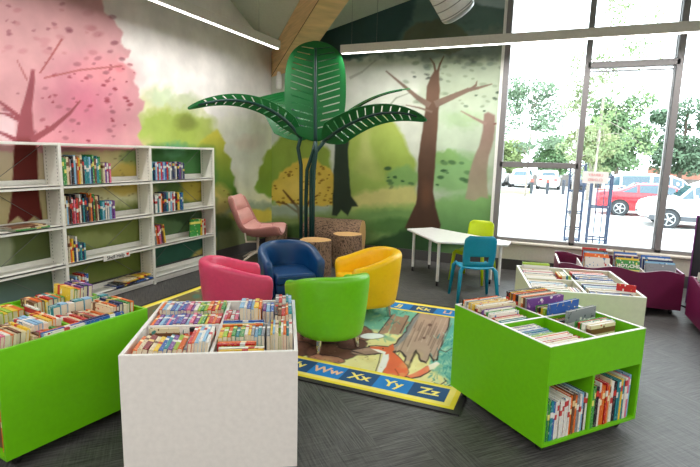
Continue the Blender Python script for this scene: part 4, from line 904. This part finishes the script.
# ---------------------------------------------------------------- rug
RX0,RX1,RY0,RY1=-4.20,-.555,3.25,5.585
def paint_rug(g):
    X=g[:,0]; Y=g[:,1]; x,y=proj(g); p=Painter(x,y,(236,226,160))
    # woodland scene
    p.poly([(250,290),(400,300),(470,318),(475,345),(420,338),(380,330),(250,330)],(116,190,168),2,3,.95)
    p.spots(71,60,370,304,470,345,(70,160,150),1.5,6,.5,1.2,.35); p.spots(72,40,370,306,460,340,(190,220,170),1,4,.6,1.2,.35)
    p.poly([(433,330),(475,320),(475,400),(455,390),(440,375),(430,368)],(96,178,166),1.5,3,.9); p.spots(73,50,430,330,460,390,(190,226,190),1,4,.6,.8,.4); p.spots(74,40,430,340,460,388,(40,130,130),.8,3.2,.6,.9,.35)
    p.poly([(120,276),(300,286),(330,335),(240,350),(80,345)],(104,96,70),3,5,.95); p.spots(79,26,140,284,280,312,(60,130,120),1.5,5,.8); p.spots(80,14,150,290,200,304,(190,200,90),1,2.5,.7)
    for q in [((396,316),(389,334),(402,334),(409,318)),((404,320),(392,332),(398,335),(410,322))]: p.poly(q,(172,140,116),.6,.8,1)
    p.poly([(392,315),(396,314),(388,333),(377,335)],(176,140,116),.6,.6); p.poly([(405,315),(409,316),(400,333),(392,333)],(170,138,116),.6,.6)
    p.line([(392,315),(377,335)],.4,.4,(70,60,60)); p.line([(409,316),(400,333)],.4,.4,(70,60,60))
    # boulders and roots under the chairs
    INK=(58,46,42)
    def blob(cx,cy,rx,ry,col,rot=0): p.ell(cx,cy,rx+.9,ry+.9,INK,.06,1.2,.85,rot); p.ell(cx,cy,rx,ry,col,.08,1.2,1,rot); p.ell(cx-rx*.2,cy-ry*.35,rx*.6,ry*.4,tuple(min(255,c*1.22) for c in col),.5,1,.7,rot)
    blob(318,336,30,10,(126,86,70)); blob(350,334,22,9,(142,98,80)); blob(300,349,14,7,(110,76,62)); blob(331,352,26,8,(122,84,68)); blob(326,359,18,3.6,(176,124,100),.12); blob(367,351,16,3.4,(160,130,112),-.05); blob(352,344,15,5,(104,72,60))
    p.spots(76,60,290,326,370,362,(86,58,50),.5,1.5,.5); p.spots(77,40,290,326,370,362,(190,150,126),.4,1.2,.5)
    p.line([(352,351),(366,355),(384,353)],.5,.4,INK)
    p.line([(280,330),(290,322),(300,318)],1,.5,(150,180,110)); p.ell(288,328,8,5,(150,190,120),.4,2,.7)
    # tree trunk, roots flared
    p.poly([(419,312),(450,317),(449,326),(445,334),(443,344),(439,352),(438,361),(433,362),(430,356),(427,363),(421,361),(417,354),(413,360),(409,369),(404,366),(405,358),(400,352),(394,353),(384,352),(389,346),(396,342),(402,335),(408,326),(413,318)],INK,.6,1.8)
    p.poly([(420,313),(449,317.5),(447.5,326),(444,334),(441.5,344),(438,352),(436.5,359),(433.5,360),(430.5,353),(427,361),(422,359),(417,350),(412,358),(409,366),(405.5,364),(406.5,356),(400,350.5),(394,351.5),(387,350.5),(391,346.5),(397,343),(403.5,335.5),(409.5,326),(414,318)],(188,160,140),.6,1.8)
    for i in range(26):
        q=random.Random(i); xx=405+i*1.7; y0=315+q.random()*22; l=6+q.random()*16; p.line([(xx+8-(y0-315)*.45,y0),(xx+8-(y0+l-315)*.45,y0+l)],.25,.45,(116,92,82) if i%3 else (214,190,170),.7)
    p.poly([(416,316),(421,313),(405,340),(392,350),(398,342)],(120,134,142),1,1.5,.7); p.ell(430,325,2,1.4,(120,92,80),.3); p.ell(424,338,1.6,1.2,(120,92,80),.3)
    # grass tufts and twigs
    for i in range(70):
        q=random.Random(900+i); xx=432+q.random()*30; yy=335+q.random()*55; p.line([(xx,yy),(xx+(q.random()-.5)*7,yy-2-q.random()*3)],.35,.15,((40,128,132),(190,226,200),(70,150,150))[i%3],.8)
    for i in range(60):
        q=random.Random(700+i); xx=375+q.random()*60; yy=305+q.random()*30
        if not (408<xx<450): p.line([(xx,yy),(xx+(q.random()-.5)*7,yy-2)],.4,.2,((60,140,130),(170,214,170),(90,120,100))[i%3],.7)
    # fox
    FX=(232,112,70)
    body=[(391,351),(396,354),(402,360),(407,366),(409,372),(406,377),(398,378),(389,377),(381,376),(384,370),(385,362),(386,355)]
    p.poly([(x+(x-395)*.03,y+(y-365)*.05) for x,y in body],INK,.5,.6); p.poly(body,FX,.5,.6)
    p.poly([(384,352),(389,352),(389,359),(386,367),(381,373),(377,374),(378,368),(381,360)],(246,242,234),.5,.4); p.line([(381,352),(379,362),(375,373),(370,376)],.35,.35,INK)
    p.poly([(369,346.5),(376,346.5),(383,346),(388,347),(393,343.5),(394.5,349),(392,353),(386,354.5),(379,352),(372,349)],FX,.5,.3); p.poly([(371,348.5),(379,349.5),(386,352),(385,354.5),(378,352)],(246,242,234),.4); p.line([(368.5,346),(376,345.6),(388,346.6)],.3,.3,INK); p.ell(369,346.6,1,.8,INK,.1); p.ell(383,348.6,.7,.6,INK,.1)
    p.line([(383,376),(375,378),(369,377)],.8,.6,(90,50,40)); p.line([(395,369),(399,375),(393,377)],.4,.4,(170,70,40))
    p.poly([(405,376),(412,375),(420,371),(426,366),(432,364),(434,367),(430,372),(421,377),(411,379)],INK,.5,.6); p.poly([(406,375.6),(412,374),(420,370),(426,366),(431,365),(431,368.5),(428,372),(420,376),(411,378)],(238,126,92),.5,.5); p.poly([(428,365),(437,361.5),(440,364),(434,369),(430,370)],(244,238,226),.5,.3)
    p.ell(372,336,13,3.4,INK,.08,.4,.6); p.ell(372,336,12.4,2.9,(238,242,242),.1,.4)
    p.line([(440,350),(446,352),(452,348)],.35,.3,(80,80,70)); p.line([(434,383),(446,387),(452,384)],.4,.4,INK); p.line([(440,385),(446,381),(444,378)],.4,.3,INK)
    p.spots(75,40,300,355,440,384,(226,206,130),2,7,.35); p.spots(78,30,360,355,440,384,(150,150,90),.4,1,.5)
    # borders in rug coordinates
    c=p.c; d=np.minimum(np.minimum(X-RX0,RX1-X),np.minimum(Y-RY0,RY1-Y))
    inn=(d>=.03)&(d<.345)
    BLUE=np.array((44,132,206.)); NAV=np.array((44,84,128.)); YEL=np.array((242,222,64.))
    band=(d>=.075)&(d<.30)
    # cells
    near=(Y-RY0==d)|(RY1-Y==d)
    dy=np.minimum(Y-RY0,RY1-Y); dx=np.minimum(X-RX0,RX1-X); k=np.floor((RX1-.08-X)/.28).astype(int); blue=(k%2==1)
    fr=(dy<.345)|(dx<.08); c[fr]=(246,230,120); yl=(d<.035)|((dy<.345)&(dy>.318)&(dx>.08)); c[yl]=YEL; band=(dy>=.075)&(dy<.30)&(dx>=.08)
    c[band]=np.where(blue[band][:,None],BLUE,NAV)
    return c
RUGM=vcmat('printed_rug',.85,.2)
rug=grid_wall('story_rug',(RX0,RY0,.0125),(RX1-RX0,0,0),(0,RY1-RY0,0),640,410,paint_rug,RUGM)
tag(rug,'large alphabet rug printed with a fox and a woodland, blue letter border and black edge','rug')
eb=MB()
for a,b_ in (((RX0-.05,RY0-.05),(RX1+.05,RY0)),((RX0-.05,RY1),(RX1+.05,RY1+.05)),((RX0-.05,RY0),(RX0,RY1)),((RX1,RY0),(RX1+.05,RY1))): eb.box((a[0],a[1],.001),(b_[0],b_[1],.012))
eb.build('rug_border',mat('black_rubber_edge',(34,32,34),.6),rug)
LY=mat('letter_yellow',(246,232,120),.8); LO=mat('letter_peach',(236,190,150),.8)
Lx=Vector((1,0,0)); Ly=Vector((0,1,0)); Lz=Vector((0,0,1))
for i,ch_ in enumerate(['Zz','Yy','Xx','Ww','Vv','Uu','Tt','Ss','Rr','Qq','Pp','Oo','Nn']):
    text('letter',ch_,.142,axes((RX1-.08-.28*(i+.5),RY0+.187,.0135),Lx,Ly,Lz)@Matrix.Rotation(.05,4,'Z'),LO if ch_=='Ww' else LY,rug,extrude=.0004,bold=.004)
for i,ch_ in enumerate(['Mm','Ll','Kk','Jj','Ii','Hh','Gg','Ff','Ee','Dd','Cc','Bb','Aa']):
    text('letter',ch_,.142,axes((RX1-.08-.28*(i+.5),RY1-.187,.0135),Lx,Ly,Lz),LO if ch_=='Ll' else LY,rug,extrude=.0004,bold=.004)
# ---------------------------------------------------------------- window notice
ns=empty('window_notice',(.46,WY-.045,1.505),0,'white paper notice with red lettering hung in the window, seen from behind','sign')
MB().box((-.17,-.004,-.085),(.17,0,.085)).build('notice_sheet',mat('notice_paper',(244,240,238),.7),ns)
RT=mat('notice_red',(230,140,140),.7)
for k,(tx,z) in enumerate((('LIBRARY',.035),('CLOSED',-.035))):
    text('notice_lettering',tx,.052,axes((0,-.006,z),Vector((-1,0,0)),Vector((0,0,1)),Vector((0,1,0))),RT,ns,extrude=.0005)
# ---------------------------------------------------------------- outside
GZ=-.6
struct(MB().box((-45,WY+.16,GZ-.2),(70,90,GZ)).build('ground_car_park',mat('pale_asphalt',(196,196,194),.9,noise=.08,nscale=1.2)))
struct(MB().box((-30,34.9,GZ),(-1.9,39,GZ+.03)).build('ground_grass_verge',mat('verge_grass',(150,190,80),.9,noise=.2,nscale=4)))
struct(MB().box((-30,48,GZ),(50,48.4,GZ+1.0)).build('ground_low_wall',mat('dark_stone_wall',(110,104,100),.9,noise=.3,nscale=3)))
brw=struct(MB().box((7.2,52,GZ),(30,52.4,GZ+1.9)).build('wall_brick_boundary',mat('brick_red',(150,100,84),.9,noise=.2,nscale=3)))
GLAS=mat('car_glass',(40,70,84),.08,spec=.8); TYRE=mat('tyre_rubber',(50,54,58),.8); RIM=mat('alloy_rim',(190,196,198),.3,.7)
def car(name,label,x,y,L,W_c,Hh,flip,col,nm,style='saloon',detail=True):
    """local +x is the front; origin at ground centre"""
    r=empty(name,(x,y,GZ),0 if not flip else PI,label,'car','cars parked outside the window')
    P=mat('car_paint_'+nm,col,.25,.1,coat=.6)
    if style=='saloon': T=[(-.5,.62,.70,0),(-.47,.66,.74,0),(-.36,.70,.76,0),(-.30,.70,.80,.0),(-.16,.70,.985,1),(.02,.69,1.0,1),(.14,.68,.93,1),(.24,.66,.69,0),(.38,.62,.645,0),(.46,.54,.56,0),(.5,.42,.46,0)]
    else: T=[(-.5,.60,.66,0),(-.485,.64,.72,0),(-.44,.64,.90,1),(-.36,.64,.975,1),(-.1,.64,1.0,1),(.06,.63,.98,1),(.15,.62,.88,1),(.24,.60,.64,0),(.38,.56,.60,0),(.47,.50,.54,0),(.5,.38,.44,0)]
    mb=MB(); hw=W_c/2; n=len(T); RNG=[]
    for (sx,belt,roof,gh) in T:
        e=1-.18*max(0,abs(sx)-.36)/.14*.8
        b0=.16 if abs(sx)<.46 else .22; X=sx*L; w=hw*e; rw=w*(.74 if gh else .9)
        RNG.append([(X,y_,z_*Hh) for y_,z_ in ((w*.86,b0),(w,b0+.08),(w*1.0,belt*.75),(w*.95,belt),(rw,roof-.03 if gh else (belt+roof)/2),(rw*.8,roof),(0,roof+.01),(-rw*.8,roof),(-rw,roof-.03 if gh else (belt+roof)/2),(-w*.95,belt),(-w,belt*.75),(-w,b0+.08),(-w*.86,b0))])
    m_=13
    for R_ in RNG: mb.v+=R_
    for i in range(n-1):
        for j in range(m_): mb.f.append((i*m_+j,(i+1)*m_+j,(i+1)*m_+(j+1)%m_,i*m_+(j+1)%m_)); mb.mi.append(0)
    mb.f.append(tuple(range(m_))); mb.f.append(tuple((n-1)*m_+j for j in range(m_))); mb.mi+=[0,0]
    mb.build('body',P,r,smooth=True,bevel=0)
    # side windows and screens: panels just proud of the greenhouse
    gi=[i for i in range(n) if T[i][3]]
    for s_ in (1,-1):
        for i in range(gi[0]-1,gi[-1]+1):
            A=RNG[i]; B=RNG[i+1]; a,b_=(3,4) if s_==1 else (9,8)
            q=[Vector(A[a]),Vector(B[a]),Vector(B[b_]),Vector(A[b_])]; c=sum(q,Vector())/4
            if i==gi[0]-1: q[3]=q[0]+(q[3]-q[0])*.3
            if i==gi[-1]: q[2]=q[1]+(q[2]-q[1])*.25
            q=[c+(p-c)*.88+Vector((0,.02*s_,.008)) for p in q]; q2=[p-Vector((0,.015*s_,0)) for p in q]
            g=MB(); g.add(q+q2,[(0,1,2,3),(4,7,6,5),(0,4,5,1),(1,5,6,2),(2,6,7,3),(3,7,4,0)]); g.build('side_window',GLAS,r)
    for i in (gi[0]-1,gi[-1]):
        A=RNG[i]; B=RNG[i+1]; q=[Vector(A[5]),Vector(B[5]),Vector(B[7]),Vector(A[7])]; c=sum(q,Vector())/4; up=(q[1]-q[0]).cross(q[3]-q[0]).normalized(); up=up if up.z>0 else -up
        q=[c+(p-c)*.9+up*.02 for p in q]; q2=[p-up*.015 for p in q]; g=MB(); g.add(q+q2,[(0,1,2,3),(4,7,6,5),(0,4,5,1),(1,5,6,2),(2,6,7,3),(3,7,4,0)]); g.build('windscreen',GLAS,r)
    for wx in (-.30,.31):
        for s_ in (1,-1):
            w=empty('wheel',(wx*L,s_*(hw-.10),.325)); w.parent=r
            MB().tube([(0,-.11*s_,0),(0,.112*s_,0)],.325,24).build('tyre',TYRE,w)
            if detail:
                mbx=MB(); 
                for k in range(5):
                    a=2*PI*k/5; mbx.tube([(0,.118*s_,0),(.2*math.cos(a),.118*s_,.2*math.sin(a))],[.03,.022],6)
                mbx.tube([(.215*math.cos(t),.118*s_,.215*math.sin(t)) for t in np.linspace(0,2*PI,25)],.016,6,cap=False); mbx.build('alloy_rim',RIM,w)
            ar=MB(); ar.tube([(0,-.13*s_,.02),(0,.106*s_,.02)],.385,24); ar.build('wheel_arch',mat('arch_black',(30,32,34),.8),w)
    ls=mat('lamp_red',(190,30,30),.3); lh=mat('lamp_clear',(210,216,220),.1,.3)
    for s_ in (1,-1):
        MB().box((-L*.5-.005,s_*hw*.62-.14,Hh*.48),(-L*.47,s_*hw*.62+.14,Hh*.58),r=.015).build('tail_light',ls,r)
        MB().box((L*.455,s_*hw*.66-.14,Hh*.42),(L*.487,s_*hw*.66+.14,Hh*.5),r=.015).build('headlight',lh,r)
        MB().box((L*.13,s_*(hw+.0)-.09,Hh*.62),(L*.155,s_*(hw+.0)+.09,Hh*.70),r=.02).build('wing_mirror',P,r)
    if nm in('white','silver'):
        MB().box((-L*.44,-hw-.004,Hh*.16),(L*.44,hw+.004,Hh*.26)).build('dark_sill',mat('sill_black',(70,74,80),.6),r)
    return r
car('suv_car','white SUV parked nose inwards, closest to the window at the picture edge',5.05,21.6,4.5,1.85,1.74,True,(236,240,242),'white','suv')
car('saloon_car','red saloon car parked behind the white SUV',3.85,25.2,4.7,1.8,1.42,False,(206,30,44),'red','saloon')
car('estate_car','silver white car with dark windows parked behind the red saloon',4.6,28.8,5.2,1.9,1.75,False,(216,224,228),'silver','suv')
for i,(x,y,c,nm,st,lab) in enumerate(((-5.2,45,(230,230,232),'whitefar','saloon','distant white saloon at the far left of the car park row'),(-3.1,44.5,(200,204,210),'greyfar','suv','distant grey car second in the far row'),(-.9,43.5,(240,240,240),'whitefar2','suv','distant white van-like car with its tail lights towards the window'),(1.6,45.5,(70,80,100),'navyfar','saloon','distant dark blue car beyond the third bollard'),(4.3,46,(226,228,230),'whitefar3','suv','distant pale car just beyond the window notice'))):
    cr_=car('parked_car',lab,x,y,4.2,1.75,1.5,False,c,nm,st,False); cr_.rotation_euler.z=PI/2 if i%2==0 else -PI/2
# bollards
for i,(x,y,lab) in enumerate(((-1.80,36.0,'dark bollard with a red cap, nearest the mural edge of the window'),(-.80,36.4,'dark bollard with a red cap, middle one of three'),(.20,37,'dark bollard beside the metal cages, last of three'))):
    bo=empty('bollard',(x,y,GZ),0,lab,'bollard','bollards across the car park'); MB().tube([(0,0,0),(0,0,.8)],.11,14).build('post',mat('bollard_dark',(50,56,66),.6),bo); MB().tube([(0,0,.80),(0,0,1.0)],.12,14).build('cap',mat('bollard_red',(200,80,70),.6) if i<2 else mat('bollard_dark2',(60,66,76),.6),bo)
# roll cages outside the window
CG=mat('cage_blue_steel',(30,46,70),.5,.4)
def cage(label,x,y,w,d_,h,shelves):
    r=empty('roll_cage',(x,y,GZ),0,label,'trolley','roll cages outside the window'); 
    for a in (0,w):
        for c in (0,d_): MB().tube([(a,c,.1),(a,c,h)],.024,8).build('post',CG,r)
    for a in (w*.3,w*.65): MB().tube([(a,0,.12),(a,0,h)],.014,6).build('rod',CG,r)
    for z in shelves:
        MB().tube([(0,0,z),(w,0,z),(w,d_,z),(0,d_,z),(0,0,z)],.02,6).build('rail',CG,r)
    MB().box((0,0,.13),(w,d_,.16)).build('deck',CG,r)
    for a in (.05,w-.05):
        for c in (.05,d_-.05): MB().tube([(a-.015,c,.06),(a+.015,c,.06)],.06,12).build('caster',BLACKP,r)
    return r
cage('tall blue steel roll cage outside, seen beside the mullion',.22,14.9,.38,.5,2.25,(.45,.9,1.5,2.2))
cage('nearer tall blue steel roll cage outside under the window notice',.72,13.6,.44,.5,2.0,(.4,1.2,1.95))
for i,(dx,c,lab) in enumerate(((.03,'cream','cream book lying in the bottom of the nearer roll cage'),(.2,'pale blue','pale blue book lying in the bottom of the nearer roll cage'))):
    book('book',Matrix.Translation((.72+dx,13.65,GZ+.161)),(0,0,1),(1,0,0),(0,1,0),(0,0,0),(.16,.17,.3),c,lab,'books in the roll cage')
# lamp post and flag sign
lp=empty('lamp_post',(9.15,38,GZ),0,'tall thin grey lamp post in the car park in front of the round tree','lamp post'); MB().tube([(0,0,0),(0,0,4.6)],[.09,.05],10).build('pole',mat('post_grey',(160,170,178),.5,.4),lp); MB().box((-.1,-.1,4.55),(.55,.1,4.68)).build('lamp_head',mat('post_grey2',(180,186,190),.5),lp)
# trees
LK=.66
def leafmat(nm,c):
    M=mat('leaves_'+nm,tuple(q*LK for q in c),.7,noise=.25,nscale=1.5); return M
BRK=mat('pale_trunk',(150,140,130),.8,noise=.2,nscale=8); DRK=mat('dark_trunk',(90,76,64),.8)
def tree(label,x,y,h,blobs,n,ls,col,nm,trunk=BRK,tr=.12,branches=6,seed=0,fill=True,cat='tree',name='tree',bl=1.6,drop=0):
    r=empty(name,(x,y,GZ),0,label,cat,'trees beyond the car park'); rd=random.Random(seed)
    mb=MB()
    for q in range(n):
        cx,cy,cz_,rx,ry,rz=rd.choice(blobs) if len(blobs)<3 else blobs[min(len(blobs)-1,int(rd.random()*len(blobs)))]
        u=Vector((rd.gauss(0,1),rd.gauss(0,1),rd.gauss(0,1))).normalized()*(rd.random()**.33)
        p=Vector((cx+u.x*rx,cy+u.y*ry,cz_+u.z*rz)); s_=ls*rd.uniform(.6,1.3)
        a=Vector((rd.gauss(0,1),rd.gauss(0,1),rd.gauss(0,1))).normalized(); b_=a.orthogonal().normalized()
        mb.add([p-a*s_,p+b_*s_*.6,p+a*s_,p-b_*s_*.6],[(0,1,2,3)])
    mb.build('foliage',leafmat(nm,col),r)
    t=MB(); t.tube([(0,0,0),(.03*h*.3,0,h*.5),(0,.05,h*.92)],[tr,tr*.6,tr*.15],8)
    for k in range(branches):
        bb=blobs[k%len(blobs)]; z0=h*(.3+.5*k/max(1,branches)); t.tube([(0,0,z0),((bb[0])*.5,bb[1]*.5,(z0+bb[2])/2+.1),(bb[0],bb[1],bb[2])],[tr*.35,tr*.22,tr*.06],5)
    t.build('trunk',trunk,r,smooth=True); return r
def blobset(seed,w,z0,z1,k,br):
    rd=random.Random(seed); return [(rd.uniform(-w,w)*.8,rd.uniform(-w,w)*.5,z0+(z1-z0)*rd.random(),br*rd.uniform(.7,1.1),br*rd.uniform(.7,1.1),br*rd.uniform(.5,.8)) for _ in range(k)]
G1,G2,G3=(120,168,104),(160,188,110),(140,172,134)
# near airy birch in front of the middle mullion
tree('tall airy birch with sparse hanging leaves rising behind the window notice',1.05,19.5,9.5,[(b[0]+.75,)+b[1:] for b in blobset(1,1.1,2.6,9.2,34,.42)],1500,.065,(150,184,110),'birch',tr=.045,branches=14,seed=1)
tree('airy young birch with a pale trunk beside the middle mullion',.45,22.5,7.5,blobset(2,.9,2.4,6.5,16,.5),1500,.07,(170,192,130),'birch2',tr=.05,branches=8,seed=2)
tree('loose spreading tree beside the mural edge of the window',-2.0,33,7.6,blobset(3,2.3,3.0,7.0,30,.75),3000,.11,G3,'grey',tr=.07,branches=12,seed=3)
tree('round dense green tree behind the white SUV',8.5,46,7.6,blobset(4,2.4,2.0,6.9,34,1.1),6500,.17,(112,150,112),'dense',trunk=DRK,tr=.2,seed=4)
tree('bushy green tree behind the red saloon',3.6,40.5,7.2,blobset(5,1.9,2.2,6.6,30,1.0),6000,.16,(116,156,98),'bushy',trunk=DRK,tr=.18,seed=5)
tree('yellow green weeping tree directly behind the window notice',1.5,32.5,4.8,blobset(6,1.3,1.6,4.2,22,.7),3000,.1,(168,186,120),'weep',tr=.1,seed=6)
tree('green tree past the outer mullion, above the brick wall',14.4,54,7.4,blobset(7,2.3,2.2,5.8,26,1.1),4500,.17,(130,170,112),'past',trunk=DRK,tr=.2,seed=7)
for i,(x,y,hh,c,lab) in enumerate(((-9.2,53,4.6,G1,'first in the row'),(-5.1,53,4.4,G2,'second in the row'),(-1.0,53,4.8,G1,'third in the row'),(3.1,53,5.2,G3,'fourth in the row'),(18.5,58,5.2,G3,'beyond the brick wall'))):
    tree('hedge tree across the car park, %s from the mural'%lab if 'row' in lab else 'dense dark tree beyond the brick wall at the picture edge',x,y,hh,blobset(20+i,1.35,.8,hh-.6,26,1.0),3600,.18,c,'hedge%d'%(i%3),trunk=DRK,tr=.15,seed=20+i)
# ---------------------------------------------------------------- light
w=bpy.data.worlds.new('World'); S.world=w; w.use_nodes=True; nt=w.node_tree; bg=nt.nodes['Background']
bg.inputs[0].default_value=(.86,.94,1,1); bg.inputs[1].default_value=6.6
sd=bpy.data.lights.new('sun','SUN'); sd.energy=3.2; sd.angle=.05; so=bpy.data.objects.new('sun',sd); COL.objects.link(so)
so.rotation_euler=Vector((-.75,.55,-1)).to_track_quat('-Z','Y').to_euler(); so.location=(10,0,20)
S.view_settings.view_transform='Standard'; S.view_settings.look='None'; S.view_settings.exposure=.12; S.view_settings.gamma=1; S.view_settings.use_curve_mapping=False
S.cycles.max_bounces=8; S.cycles.diffuse_bounces=4; S.cycles.transparent_max_bounces=12; S.cycles.caustics_reflective=False; S.cycles.caustics_refractive=False
S.cycles.sample_clamp_indirect=6
